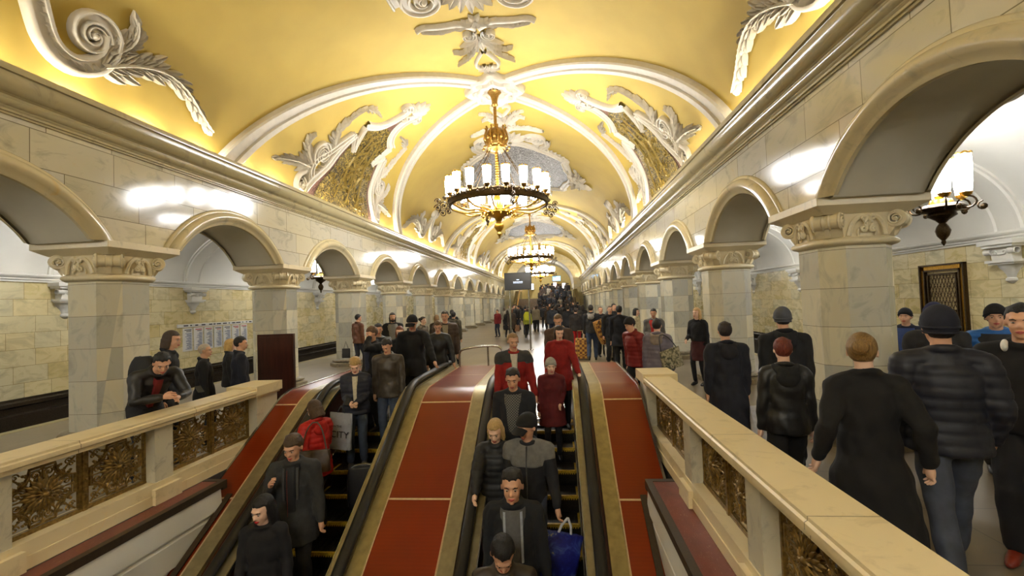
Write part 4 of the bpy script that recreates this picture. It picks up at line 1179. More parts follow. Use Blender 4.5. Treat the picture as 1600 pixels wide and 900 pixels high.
# bronze niche grille on the right aisle wall
root = empty('wall_grille', (CX+AW, 12.95, 0)); tag(root, 'brass framed lattice grille set in the right track wall', 'grille')
b = MB()
for k, (o1, o2, d) in enumerate(((0, .04, .09), (.04, .14, .05), (.14, .18, .08), (.24, .28, .07))):
    for (ya, yb, za, zb) in ((-.70+o1, .70-o1, 2.57-o2, 2.57-o1), (-.70+o1, .70-o1, .4+o1, .4+o2), (-.70+o1, -.70+o2, .4, 2.57), (.70-o2, .70-o1, .4, 2.57)):
        b.box(-d, 0, max(ya, -.7+o1), min(yb, .7-o1), max(za, .4+o1), min(zb, 2.57-o1), 0 if k == 1 else 1)
b.build('frame', [M['gold_paint'], M['dark_bronze']], root)
b = MB(); b.box(-.012, 0, -.42, .42, .7, 2.28); b.build('backing', plain('grille backing', (180, 160, 110), .6), root)
b = MB()
for i in range(-9, 10):
    for sg in (-1, 1):
        P = []
        for t in np.linspace(0, 1, 25):
            z = .7+1.58*t; y = i*.10+sg*(z-.7)*.42
            if abs(y) <= .42: P.append((-.04, y, z))
        if len(P) > 2: b.tube(P, .010, 4)
for z in np.linspace(.75, 2.2, 8):
    for y in np.linspace(-.36, .36, 6): b.ball((-.045, y, z), .018, 5)
b.build('lattice', M['dark_bronze'], root)
# ================================================================ PEOPLE
def remesh(b, voxel, smooth=2):
    """fuse the overlapping shells of a builder into one continuous surface"""
    me = bpy.data.meshes.new('tmp'); me.from_pydata(b.arrays().tolist(), [], b.f)
    o = bpy.data.objects.new('tmp', me); col.objects.link(o)
    m = o.modifiers.new('r', 'REMESH'); m.mode = 'VOXEL'; m.voxel_size = voxel; m.use_smooth_shade = True
    if smooth:
        m2 = o.modifiers.new('s', 'SMOOTH'); m2.factor = .5; m2.iterations = smooth
    dg = bpy.context.evaluated_depsgraph_get(); dg.update()
    e = bpy.data.meshes.new_from_object(o.evaluated_get(dg), depsgraph=dg)
    bpy.data.objects.remove(o); bpy.data.meshes.remove(me)
    n = len(e.vertices); co = np.empty(n*3, np.float32); e.vertices.foreach_get('co', co)
    return e, co.reshape(-1, 3).astype(float)
def vnormals(e):
    n = len(e.vertices); a = np.empty(n*3, np.float32); e.vertices.foreach_get('normal', a); return a.reshape(-1, 3).astype(float)
def put(e, co): e.vertices.foreach_set('co', co.astype(np.float32).ravel()); e.update()
def limb(b, P, r, n=12, sx=1.0):
    """capsule chain with round ends"""
    P = np.asarray(P, float); r = list(r) if not np.isscalar(r) else [r]*len(P)
    d0 = (P[0]-P[1])/np.linalg.norm(P[0]-P[1]); d1 = (P[-1]-P[-2])/np.linalg.norm(P[-1]-P[-2])
    pts = [P[0]+d0*r[0]*.97, P[0]+d0*r[0]*.7]+list(P)+[P[-1]+d1*r[-1]*.7, P[-1]+d1*r[-1]*.97]
    rr = [r[0]*.2, r[0]*.7]+r+[r[-1]*.7, r[-1]*.2]
    b.tube(pts, rr, n)
def ell_loft(b, rings, n=18):
    """rings of (centre, rx, ry) stacked upward, closed"""
    P = []
    for c, rx, ry in rings:
        P.append([(c[0]+rx*math.cos(a), c[1]+ry*math.sin(a), c[2]) for a in np.linspace(0, 2*PI, n, endpoint=False)])
    loft(b, P)
def ik(a, t, l1, l2, pole):
    a, t, pole = map(lambda q: np.asarray(q, float), (a, t, pole))
    d = t-a; L = np.linalg.norm(d); L2 = min(L, (l1+l2)*.998); d = d/(L+1e-9); t = a+d*L2
    x = (l1*l1-l2*l2+L2*L2)/(2*L2); h = math.sqrt(max(l1*l1-x*x, 0))
    p = pole-d*(pole@d); p /= np.linalg.norm(p)+1e-9
    return a+d*x+p*h, t
def rx(p, c, a):
    p = np.asarray(p, float)-c; ca, sa = math.cos(a), math.sin(a)
    return np.stack([p[..., 0], p[..., 1]*ca+p[..., 2]*sa, -p[..., 1]*sa+p[..., 2]*ca], -1)+c   # positive a leans forward (+y)
def rz_(p, c, a):
    p = np.asarray(p, float)-c; ca, sa = math.cos(a), math.sin(a)
    return np.stack([p[..., 0]*ca-p[..., 1]*sa, p[..., 0]*sa+p[..., 1]*ca, p[..., 2]], -1)+c
SKIN = plain('skin', (206, 158, 128), .5, 0, 14, .05, .06, .002)
SKIN_P = plain('pale skin', (224, 184, 158), .5, 0, 14, .05, .06, .002)
LIPM = plain('lips', (176, 84, 76), .45, 0, 20, .05, 0); LIPR = plain('red lips', (178, 26, 30), .4, 0, 20, .05, 0)
EYEW = plain('eye', (168, 158, 148), .3, 0, 20, .02, 0); IRIS = plain('iris', (34, 24, 18), .25, 0, 20, .02, 0)
def cloth(rgb, kind='wool'):
    nm = '%s cloth %d %d %d' % ((kind,)+tuple(rgb))
    if kind == 'leather': return plain(nm, rgb, .48, 0, 26, .2, .35, .006)
    if kind == 'puffer': return plain(nm, rgb, .62, 0, 16, .12, .3, .006)
    if kind == 'denim': return plain(nm, rgb, .8, 0, 9, .3, .25, .006)
    return plain(nm, rgb, .88, 0, 18, .15, .35, .006)
def hairmat(rgb):
    return plain('hair %d %d %d' % tuple(rgb), rgb, .55, 0, 22, .35, .8, .01, (8, 8, .8))

def person(label, x, y, z, h, yaw, top, legs, hair, ra=(.23, .03, .83), la=(.23, .03, .83), rp=None, lp=None, feet=None, head=(0, 0), lean=0, det=1,
           hat=None, shoes=(22, 20, 20), skirt=None, skin=None, female=False, hs=1.0, group=None, shirt=None, zipc=None, strips=(), yoke=None, hood=None, collar=None, lips=None, twist=0, pads=None, sit=0.0, proto=False):
    s = h/1.75
    vox = {2: .0095, 1: .0135, 0: .022}[det]/1.0; cvox = {2: .013, 1: .016, 0: .024}[det]
    sw = .165 if female else .19
    hipc = np.array((0, 0, .95-sit)); lean_ = R(lean)
    up = lambda p: rz_(rx(p, hipc, lean_), hipc, R(twist))
    feet = feet or ((.10, .02, 0), (.10, -.02, 0))
    # ---- skeleton
    legsJ = []
    for sg, f in ((1, feet[0]), (-1, feet[1])):
        hp = np.array((sg*.09, 0, .93-sit)); an = np.array((sg*f[0], f[1], f[2]+.085))
        kn, an = ik(hp, an, .44, .43, (0, 1, .1)); legsJ.append((hp, kn, an, sg))
    shZ = 1.40
    armsJ = []
    for sg, t, pl in ((1, ra, rp), (-1, la, lp)):
        S = up((sg*sw, -.01, shZ)); T = np.array((sg*t[0], t[1], t[2]))
        pole = (sg*.35, -1, -.45) if pl is None else (sg*pl[0], pl[1], pl[2])
        el, wr = ik(S, T, .29, .265, pole); armsJ.append((S, el, wr, sg))
    neck0, neck1 = up((0, -.005, 1.44)), up((0, .005, 1.52))
    hc = up((0, .02, 1.625))
    hy, hp_ = R(head[0]), R(head[1])
    def Hd(p):      # head space -> body space
        q = rx(np.asarray(p, float)*hs, np.zeros(3), hp_+lean_*.5)
        return rz_(q, np.zeros(3), hy+R(twist))+hc
    # ---- body
    b = MB()
    ell_loft(b, [((0, 0, .86-sit), .13, .095), ((0, 0, .95-sit), .15, .105), ((0, 0, 1.0-sit), .14, .10)])
    tor = [((0, 0, .93-sit), .145, .10), ((0, 0, 1.08), .125, .09), ((0, 0, 1.25), .15, .105), ((0, -.005, 1.36), .155, .095), ((0, -.01, 1.43), .09, .06)]
    tb = MB(); ell_loft(tb, tor); V_ = up(tb.arrays()); b.add(V_, tb.f)
    limb(b, [up((-sw, -.01, shZ)), up((0, -.01, 1.41)), up((sw, -.01, shZ))], [.048, .055, .048])
    limb(b, [up((0, -.01, 1.40)), neck1, Hd((0, -.02, -.03))], [.062, .054, .052])
    for S, el, wr, sg in armsJ:
        limb(b, [S, S*.5+el*.5, el, el*.5+wr*.5, wr], [.05, .045, .038, .036, .026])
    for hp, kn, an, sg in legsJ:
        limb(b, [hp, hp*.5+kn*.5, kn, kn*.6+an*.4, an], [.08, .072, .052, .052, .034])
        limb(b, [an-(0, 0, .04), an+(0, .12, -.055)], [.035, .028])
    # head, in head space
    hb = MB()
    hb.ball((0, -.014, .022), (.077, .096, .094), 16, m=12); hb.ball((0, .028, -.03), (.060, .063, .085), 14, m=10)
    hb.ball((0, .034, -.074), (.047, .048, .040), 12, m=8); hb.ball((0, .068, -.096), (.022, .018, .018), 8)
    limb(hb, [(0, .084, .004), (0, .103, -.030)], [.008, .0125], 8); hb.ball((.011, .094, -.034), .008, 6); hb.ball((-.011, .094, -.034), .008, 6)
    hb.ball((0, .072, .022), (.052, .024, .014), 10)
    for sg in (1, -1):
        hb.ball((sg*.034, .062, -.034), (.022, .022, .026), 8)
        if hair[0] not in ('bob', 'long'): hb.ball((sg*.078, -.008, -.012), (.009, .018, .030), 8)
    hb.ball((0, .083, -.068), (.022, .012, .011), 8)
    b.add(Hd(hb.arrays()), hb.f)
    # palms
    hands = []
    for S, el, wr, sg in armsJ:
        d = (wr-el); d /= np.linalg.norm(d)
        side = np.cross(d, (sg*1.0, 0, 0.15)); side /= np.linalg.norm(side)   # across the knuckles
        pn = np.cross(side, d)
        limb(b, [wr, wr+d*.04, wr+d*.075], [.024, .030, .026], 10); hands.append((wr, d, side, pn, sg))
        for k in (-1, 1): limb(b, [wr+d*.03+side*k*.012, wr+d*.075+side*k*.022], [.018, .016], 8)
    e, co = remesh(b, vox, 2)
    hb2 = MB()
    # separate fingers rooted in the palm
    if det > 0:
        for wr, d, side, pn, sg in hands:
            for i, (off, L) in enumerate(((-.030, .062), (-.010, .072), (.011, .068), (.030, .052))):
                p0 = wr+d*.070+side*off; q1 = p0+d*L*.45+pn*sg*.004; q2 = q1+(d*.75-pn*sg*.6)*L*.32; q3 = q2+(d*.35-pn*sg*.9)*L*.3
                limb(hb2, [p0, q1, q2, q3], [.0095, .009, .0082, .007], 7)
            p0 = wr+d*.028-side*.026; limb(hb2, [p0, p0-side*.020+d*.028-pn*sg*.008, p0-side*.022+d*.055-pn*sg*.016], [.012, .0105, .008], 7)
    if hb2.nv:
        e2 = hb2.mesh('t', SKIN, 180)
        n0 = len(co); faces = [tuple(p.vertices) for p in e.polygons]+[tuple(i+n0 for i in f) for f in hb2.f]
        co = np.concatenate([co, hb2.arrays()])
        ne = bpy.data.meshes.new('person'); ne.from_pydata((co*s).tolist(), [], faces); bpy.data.meshes.remove(e); bpy.data.meshes.remove(e2); e = ne
        e.polygons.foreach_set('use_smooth', [True]*len(e.polygons)); e.update()
    else: put(e, co*s)
    e.materials.clear(); e.materials.append(skin or (SKIN_P if female else SKIN))
    root = bpy.data.objects.new('person', e); e.name = 'person'; col.objects.link(root)
    root.location = (x, y, z); root.rotation_euler = (0, 0, PI+R(yaw))
    tag(root, label, 'person', group)
    def child(name, bb, mt, vx=None, fold=.0, quilt=0.0, smooth=2, sm=60):
        if vx:
            ee, c = remesh(bb, vx, smooth)
            if fold or quilt:
                nn = vnormals(ee); q = c*1.0
                rr_ = hash(label) % 7*0 + (x*3.1+y*1.7)
                f = (np.sin(q[:, 2]*31+np.sin(q[:, 0]*17+rr_)*2.2+q[:, 1]*9)+.7*np.sin(q[:, 0]*43+q[:, 2]*22+np.sin(q[:, 1]*30)*1.5+rr_)+.5*np.sin(q[:, 1]*57-q[:, 2]*39+rr_))*.4
                c = c+nn*(f*fold)[:, None]
                if quilt: c = c+nn*(quilt*(np.abs(np.sin(q[:, 2]*PI/.07))**.5-.6))[:, None]
            put(ee, c*s); ee.materials.clear(); ee.materials.append(mt); ee.name = name
        else:
            for i in range(len(bb.v)): bb.v[i] = bb.v[i]*s
            ee = bb.mesh(name, mt, sm)
        o = bpy.data.objects.new(name, ee); col.objects.link(o); o.parent = root; return o
    # ---- trousers / stockings and shoes
    lk = legs[0]
    if lk != 'none':
        g = {'jeans': .016, 'trousers': .020, 'tights': .004, 'wide': .028}[lk]
        b = MB(); ell_loft(b, [((0, 0, .82-sit), .11, .09), ((0, 0, .90-sit), .155+g*.3, .115+g*.3), ((0, 0, 1.0-sit), .145+g*.3, .108+g*.3), ((0, 0, 1.03-sit), .13, .10)])
        for hp, kn, an, sg in legsJ:
            low = an+(kn-an)*.06
            limb(b, [hp, hp*.5+kn*.5, kn, kn*.5+low*.5, low], [.082+g*.6, .074+g, .055+g, .050+g*1.2, .042+g*1.1])
        child('trousers' if lk != 'tights' else 'tights', b, cloth(legs[1], 'denim' if lk == 'jeans' else 'wool'), cvox, .006 if lk != 'tights' else .001)
    for hp, kn, an, sg in legsJ:
        b = MB(); a = an-(0, 0, .085)
        limb(b, [a+(0, -.035, .045), a+(0, .04, .045), a+(0, .13, .035), a+(0, .185, .03)], [.040, .042, .038, .026]); limb(b, [a+(0, -.02, .06), a+(0, -.015, .12)], [.040, .040])
        V_ = np.concatenate(b.v); V_[:, 2] = np.maximum(V_[:, 2], a[2]); b.v = [V_]
        child('shoe', b, plain('shoe %d %d %d' % tuple(shoes), shoes, .4), .014 if det else .02, 0)
    # ---- upper garment
    kind, rgb, hem = top[0], top[1], top[2]
    inf = {'puffer': .040, 'coat': .030, 'jacket': .026, 'leather': .022, 'shirt': .012}[kind]
    b = MB(); tb = MB()
    rings = [((0, 0, 1.06), .135+inf, .10+inf), ((0, 0, 1.25), .158+inf, .112+inf), ((0, -.005, 1.36), .162+inf*.8, .10+inf*.8), ((0, -.01, 1.43), .10+inf*.5, .068+inf*.4), ((0, -.01, 1.475), .066+inf*.2, .062+inf*.2)]
    ell_loft(tb, rings); b.add(up(tb.arrays()), tb.f)
    # skirt part of the garment from the waist down to the hem
    fl = .0 if hem > .85 else (.95-hem)*.16
    n_ = 6; rr = []
    for i in range(n_):
        t = i/(n_-1); zz = hem+(1.10-hem)*t
        c = up((0, 0, zz)) if zz > .95 else np.array((0, -.0, zz))
        ww_ = (.162+inf+fl*(1-t)) if t < .75 else .15+inf
        if hem > .85: ww_ = .155+inf*.9
        st = max(abs(feet[0][1]-feet[1][1])*.30, 0)*(1-t) if hem < .8 else 0
        rr.append((c, ww_, ww_*.74+st))
    ell_loft(b, rr)
    for S, el, wr, sg in armsJ:
        w2 = wr+(el-wr)*.07
        limb(b, [S+(0, 0, -.005), S*.5+el*.5, el, el*.5+w2*.5, w2], [.056+inf*.8, .050+inf*.75, .044+inf*.7, .041+inf*.55, .034+inf*.45])
        limb(b, [up((sg*.04, -.01, 1.44)), up((sg*.12, -.01, 1.42)), S], [.05+inf*.4, .052+inf*.5, .054+inf*.7])
    if collar is not False:
        tb = MB(); th = np.linspace(0, 2*PI, 19)[:-1]
        tb.tube([(.072*math.cos(t), -.008+.070*math.sin(t), 1.478-.022*math.sin(t)) for t in th], .020+inf*.18, 8, closed=True); b.add(up(tb.arrays()), tb.f)
    mt = cloth(rgb, 'puffer' if kind == 'puffer' else ('leather' if kind == 'leather' else 'wool'))
    g_ = child({'puffer': 'padded_jacket', 'coat': 'coat', 'jacket': 'jacket', 'leather': 'jacket', 'shirt': 'top'}[kind], b, mt, cvox, .0085 if kind != 'puffer' else .005, .009 if kind == 'puffer' else 0)
    # strip following the chest: shirt opening, zip, stripe
    def front(nm, col_, hw, z0, z1, off, vneck=0.0, x0=0.0, mk=None):
        zs = np.linspace(z0, z1, 9); rows = []
        for zz in zs:
            rX = np.interp(zz, [.6, 1.06, 1.25, 1.36, 1.43, 1.475], [.165, .135, .158, .162, .13, .075])+inf; rY = np.interp(zz, [.6, 1.06, 1.25, 1.36, 1.43, 1.475], [.115, .10, .112, .105, .092, .08])+inf*.95
            w = hw*(1+vneck*(zz-z0)/(z1-z0))
            row = []
            for k in np.linspace(-1, 1, 7):
                xx = x0+k*w; yy = rY*math.sqrt(max(0, 1-(xx/rX)**2)); e_ = off if abs(k) < .95 else -.02
                row.append((xx, yy+e_, zz))
            rows.append(row)
        tb = MB(); A_ = np.array(rows); q = up(A_) if z0 > .9 else np.where(A_[..., 2:3] > .95, up(A_), A_)
        tb.grid(q); child(nm, tb, mk or plain('trim %d %d %d' % tuple(col_), col_, .7))
    if shirt: front('shirt', shirt[0], shirt[1], shirt[2] if len(shirt) > 2 else max(hem+.05, 1.0), 1.452, .014, .5, mk=shirt[3] if len(shirt) > 3 else None)
    for rgb_, x0_, hw_, za_, zb_ in strips: front('facing', rgb_, hw_, za_, zb_, .020, 0, x0_)
    if zipc: front('zip', zipc, .006, hem+.04, 1.45, .016)
    if yoke:
        tb = MB(); z0 = yoke[1]; g2 = inf+.007
        rg = [((0, 0, zz), np.interp(zz, [1.06, 1.25, 1.36, 1.43, 1.475], [.135+g2, .158+g2, .162+g2*.8, .10+g2*.6, .066+g2*.4]), np.interp(zz, [1.06, 1.25, 1.36, 1.43, 1.475], [.10+g2, .112+g2, .10+g2*.8, .068+g2*.5, .062+g2*.4])) for zz in (z0, z0+.04, 1.36, 1.43, 1.47) if zz >= z0]
        ell_loft(tb, rg); bb = MB(); bb.add(up(tb.arrays()), tb.f)
        for S, el, wr, sg in armsJ:
            limb(bb, [up((sg*.04, -.01, 1.44)), up((sg*.12, -.01, 1.42)), S], [.057+inf*.4, .059+inf*.5, .061+inf*.7])
            limb(bb, [S+(0, 0, -.005), S*.7+el*.3], [.064+inf*.8, .060+inf*.75])
        child('yoke', bb, cloth(yoke[0]), cvox, .0085)
    if hood:
        tb = MB(); limb(tb, [(-.10, -.04, 1.47), (-.07, -.10, 1.44), (0, -.125, 1.425), (.07, -.10, 1.44), (.10, -.04, 1.47)], [.030, .042, .05, .042, .030]); tb2 = MB(); tb2.add(up(tb.arrays()), tb.f)
        tb3 = MB(); tb3.ball((0, -.13, 1.37), (.11, .045, .09), 10); tb2.add(up(tb3.arrays()), tb3.f)
        child('hood', tb2, cloth(hood, 'wool'), cvox, .006)
    if skirt:
        b = MB(); st = abs(feet[0][1]-feet[1][1])*.2
        ell_loft(b, [((0, 0, skirt[1]), .21, .17+st), ((0, 0, skirt[1]+.2), .195, .15+st*.7), ((0, 0, .95), .165, .125), ((0, 0, 1.05), .14, .11)]); child('skirt', b, cloth(skirt[0]), cvox, .006)
    # ---- face
    if det > 0:
        b = MB(); 
        for sg in (1, -1): b.ball((sg*.030, .0765, -.004), (.0135, .0105, .0055), 8)
        b.v = [Hd(q) for q in b.v]; eo = child('eyes', b, EYEW)
        b = MB()
        for sg in (1, -1): b.ball((sg*.030, .0835, -.005), (.0062, .0048, .0052), 8)
        b.v = [Hd(q) for q in b.v]; child('irises', b, IRIS)
        b = MB()
        for sg in (1, -1): b.tube([(sg*.014, .088, .013), (sg*.030, .088, .019), (sg*.048, .074, .013)], [.0035, .0045, .003], 5)
        b.v = [Hd(q) for q in b.v]; child('eyebrows', b, hairmat(tuple(int(c*.7) for c in hair[1])))
        b = MB(); b.tube([(-.023, .082, -.066), (-.008, .0945, -.064), (.008, .0945, -.064), (.023, .082, -.066)], [.003, .0065, .0065, .003], 6); b.tube([(-.018, .084, -.071), (0, .0955, -.0735), (.018, .084, -.071)], [.003, .006, .003], 6)
        b.v = [Hd(q) for q in b.v]; child('lips', b, LIPR if lips else LIPM)
    # ---- hair: a shell that follows the skull, opened at the face
    def cap(style, k=1.0, brow=.064):
        th = np.linspace(.04, PI-.04, 26); ph = np.linspace(0, 2*PI, 36, endpoint=False); rows = []
        c0 = np.array((0, -.014, .022)); A = np.array((.0835, .1035, .1015))*k; I = np.array((.068, .086, .086))
        for t in th:
            row = []
            for p in ph:
                d = np.array((math.sin(t)*math.cos(p), math.sin(t)*math.sin(p), math.cos(t)))
                wob = 1+.016*math.sin(p*9+t*7)*math.sin(t)+.010*math.sin(p*17+t*3)
                q = c0+d*A*wob; az = math.sin(p)     # 1 = straight ahead
                if style in ('bob', 'long'):
                    face = az > .40
                    if q[2] < .0 and not face:
                        tau = (t-PI/2)/(PI/2); tau = max(tau, 0); L = .15 if style == 'bob' else .30
                        e = 1.10-.06*tau if tau < .93 else .02
                        q = np.array((A[0]*math.cos(p)*e, -.014+A[1]*math.sin(p)*e*(.92 if az > 0 else 1), .022-L*min(tau/.93, 1)))
                        q[:2] *= wob
                    if face and q[2] < brow*(.92+.08*az): q = c0+d*I; q[2] = max(q[2], -.05)
                else:
                    if az > .55: lim = brow
                    elif az > .18: lim = brow*(az-.18)/.37-.012*(1-(az-.18)/.37)
                    elif az > -.15: lim = .002
                    else: lim = -.070
                    if q[2] < lim: q = c0+d*I; q[2] = max(q[2], -.07)
                row.append(q)
            rows.append(row)
        return rows
    style, hrgb = hair[0], hair[1]
    if style != 'none':
        b = MB(); rows = cap(style, 1.0 if style != 'crop' else .955, .046 if len(hair) > 2 and hair[2] else .064); b.grid(rows, cv=True, flip=True)
        if style == 'bun': b.ball((0, -.13, .035), (.052, .045, .05), 10)
        if style == 'messy' or style == 'short':
            for i in range(14):
                a = i*2.4; r0 = .055*math.sqrt(i/14); b.ball((r0*math.cos(a), -.02+r0*math.sin(a), .114-.5*r0), (.026, .03, .014), 6)
        b.v = [Hd(q) for q in b.v]; child('hair', b, hairmat(hrgb), .0085 if det == 2 else (.012 if det == 1 else .018), 0, 0, 1)
    if len(hair) > 3 and hair[3]:      # beard
        b = MB(); b.ball((0, .045, -.085), (.052, .046, .046), 10); b.ball((0, .092, -.052), (.024, .008, .006), 6); b.v = [Hd(q) for q in b.v]; child('beard', b, hairmat(hrgb))
    if hat:
        hk, hc_ = hat[0], hat[1]; b = MB()
        th = np.linspace(.04, PI*.655, 15); ph = np.linspace(0, 2*PI, 24, endpoint=False)
        kk = {'beanie': (.088, .108, .110), 'cap': (.089, .109, .100), 'knit': (.091, .111, .118)}[hk]
        fz = (.058 if hk != 'cap' else .062)
        rows = [[(kk[0]*math.sin(t)*math.cos(p), -.014+kk[1]*math.sin(t)*math.sin(p), .026+kk[2]*math.cos(t)+fz*max(0, math.sin(p)+.15)*max(0, (t-1.0)/1.05)) for p in ph] for t in th]
        b.grid(rows, cv=True); low = rows[-3]
        if hk != 'cap':
            b.tube(low, .0075, 6, closed=True); b.tube(rows[-1], .007, 6, closed=True)
        b.v = [Hd(q) for q in b.v]; ho = child('beanie' if hk != 'cap' else 'cap', b, cloth(hc_))
        if hk == 'cap':
            b = MB(); rows = []
            for i, q in enumerate(np.linspace(0, 1, 5)):
                rows.append([(x_*(.084-.01*q), .078+q*.085*(1-.35*x_*x_), .040-.018*q-.015*x_*x_) for x_ in np.linspace(-1, 1, 9)])
            b.grid(rows); b.grid([[(p[0], p[1], p[2]-.005) for p in r_] for r_ in rows]); b.v = [Hd(q) for q in b.v]; child('visor', b, cloth(hc_))
    return root
# ================================================================ WHO IS THERE
W = 'wool'
BR, DK, BL, LB = (62, 44, 28), (24, 20, 18), (176, 142, 84), (112, 84, 52)
plaid = NT('plaid shirt'); _o = plaid.obj()
_w1 = plaid.n('ShaderNodeTexChecker'); _w1.inputs['Scale'].default_value = 60; _w1.inputs['Color1'].default_value = s2l((112, 110, 104)); _w1.inputs['Color2'].default_value = s2l((52, 54, 58))
plaid.l(plaid.mapping(_o, (1, .2, 1)), _w1.inputs['Vector']); plaid.set(_w1.outputs[0], .85)
# --- left escalator
person('woman with long black hair in a black dress, lowest on the left escalator', -3.0, 4.40, -1.62, 1.76, 14, ('shirt', (20, 19, 22), .90), ('tights', (24, 22, 24)), ('long', (16, 14, 14)), ra=(.16, .26, .98), la=(.24, .06, .86), head=(-24, 14), det=2, female=True, hs=1.12, skirt=((20, 19, 22), .5), lips=1)
person('young man in open charcoal overcoat, hand at his chest, left escalator', -3.02, 4.98, -1.30, 1.88, 16, ('coat', (46, 46, 46), .66), ('trousers', (42, 42, 42)), ('short', (70, 52, 32), 1), ra=(.17, .20, 1.30), la=(.27, .06, .82), head=(-14, 18), det=2, hs=1.12, shirt=((20, 20, 22), .055), strips=(((60, 60, 60), .066, .016, 1.12, 1.44), ((60, 60, 60), -.066, .016, 1.12, 1.44), ((110, 40, 28), .03, .003, .95, 1.42)), feet=((.10, .03, 0), (.10, -.03, 0)))
person('woman in a bright red padded coat seen from behind on the left escalator', -3.18, 5.75, -.84, 1.64, -118, ('puffer', (178, 26, 14), .74), ('jeans', (40, 44, 54)), ('bob', (74, 52, 28)), ra=(.16, .32, 1.08), la=(.22, .16, .98), head=(8, 24), det=2, female=True, hs=1.08, hood=(168, 24, 12), zipc=(150, 140, 130))
w4 = person('blonde short-haired woman in a navy padded jacket typing on a phone', -3.0, 6.58, -.34, 1.60, 18, ('puffer', (26, 28, 42), .84), ('jeans', (50, 58, 72)), ('short', (172, 140, 84), 1), ra=(.06, .27, 1.06), la=(.045, .27, 1.06), head=(-2, 34), det=2, female=True, hs=1.08, shirt=((196, 186, 160), .030), shoes=(84, 80, 76), collar=True)
person('brown-haired man in black coat holding a phone to his ear above the left escalator', -3.04, 7.35, -.02, 1.70, -34, ('jacket', (18, 18, 20), .80), ('jeans', (34, 38, 50)), ('short', (92, 66, 42), 1), ra=(.24, .06, .86), la=(.085, .115, 1.56), lp=(.7, .2, -1), head=(-8, 14), det=2, shirt=((28, 32, 52), .06))
person('dark-haired man in grey-brown jacket and jeans looking down at the steps', -2.64, 6.98, -.15, 1.66, 6, ('leather', (62, 54, 44), .78), ('jeans', (56, 66, 84)), ('short', (30, 26, 22)), head=(-16, 34), det=2, lean=6, la=(.24, .10, .84))
person('tall man in black jacket and black cap reaching for the handrail', -2.52, 7.85, 0, 1.84, 16, ('jacket', (18, 17, 18), .74), ('trousers', (18, 18, 20)), ('crop', DK), head=(-20, 26), det=2, lean=8, hat=('cap', (18, 18, 20)), la=(.34, .42, .98), ra=(.26, .0, .84))
person('woman with reddish hair half hidden beside the man in the black cap', -2.98, 8.5, 0, 1.62, 12, ('jacket', (20, 18, 18), .8), ('trousers', (20, 20, 22)), ('bob', (112, 62, 34)), head=(6, 10), det=1, female=True)
person('short dark-haired man in black leather jacket behind the man on the phone', -3.40, 8.5, 0, 1.68, 20, ('leather', (24, 23, 22), .82), ('trousers', (24, 24, 26)), ('short', DK), head=(4, 8), det=1)
person('man in black leather jacket with light brown hair looking down behind the cap man', -2.36, 8.95, 0, 1.68, 14, ('leather', (26, 25, 24), .78), ('trousers', (24, 24, 28)), ('short', (92, 70, 46)), head=(-4, 26), det=1, la=(.30, .12, .88))
person('long-haired bearded man in open dark jacket over grey shirt', -4.4, 12.0, 0, 1.84, 20, ('jacket', (26, 25, 26), .82), ('trousers', (30, 30, 34)), ('bob', (36, 26, 20), 0, 1), head=(6, 0), det=1, shirt=((120, 118, 112), .09))
person('dark-haired man in brown quilted leather jacket walking to the escalator', -2.47, 10.0, 0, 1.86, 14, ('puffer', (62, 46, 34), .86), ('trousers', (26, 26, 30)), ('short', (30, 26, 22)), head=(-10, 4), det=1, shirt=((150, 138, 112), .04), feet=((.09, .16, 0), (.09, -.12, .02)))
person('man in tan brown leather jacket walking away beside the third left pier', -6.35, 14.2, 0, 1.80, 150, ('leather', (98, 56, 30), .84), ('jeans', (44, 48, 62)), ('short', DK), head=(-20, 8), det=1, feet=((.09, .14, 0), (.09, -.16, .02)))
person('person with dark ponytail seen between the heads left of the hall', -3.87, 13.0, 0, 1.68, 70, ('jacket', (90, 80, 66), .8), ('trousers', (30, 30, 34)), ('bun', (40, 28, 20)), det=1, female=True)
person('light brown haired woman seen behind the man in the black cap', -3.75, 14.1, 0, 1.70, 170, ('jacket', (60, 50, 40), .8), ('trousers', (30, 30, 34)), ('bob', (120, 92, 60)), det=1, female=True)
person('man in olive hooded coat walking away down the hall', -3.42, 15.0, 0, 1.76, 176, ('coat', (66, 60, 46), .78), ('trousers', (24, 24, 26)), ('short', DK), det=1, hood=(58, 52, 40), feet=((.09, .12, 0), (.09, -.18, .03)))
person('man in black walking away just ahead of the olive coat', -4.16, 18.0, 0, 1.80, 172, ('jacket', (20, 20, 22), .8), ('trousers', (20, 20, 22)), ('short', DK), det=1)
# --- right escalator
person('dark-haired man in brown leather jacket with bowed head, lowest on the right escalator', -.55, 4.02, -1.86, 1.90, 8, ('leather', (44, 34, 26), .80), ('trousers', (24, 24, 26)), ('short', (18, 16, 16)), head=(4, 40), det=2, lean=10, hs=1.15)
person('young man in dark jacket with pale lining and grey printed shirt, right escalator', -.50, 4.50, -1.60, 1.95, 4, ('jacket', (24, 26, 30), .78), ('trousers', (26, 26, 30)), ('short', (22, 18, 16)), head=(-4, 4), det=2, hs=1.18, strips=(((150, 156, 168), .072, .014, 1.02, 1.44), ((150, 156, 168), -.072, .014, 1.02, 1.44)), shirt=((88, 88, 88), .075), la=(.28, .05, .82))
person('blonde woman in black quilted jacket with her hand on the handrail', -.76, 5.30, -1.10, 1.74, 2, ('puffer', (22, 23, 26), .84), ('trousers', (22, 22, 24)), ('bob', (184, 152, 96)), head=(-10, 26), det=2, female=True, hs=1.12, ra=(.20, .50, 1.02), rp=(1, -.4, -.5), hood=(22, 23, 26))
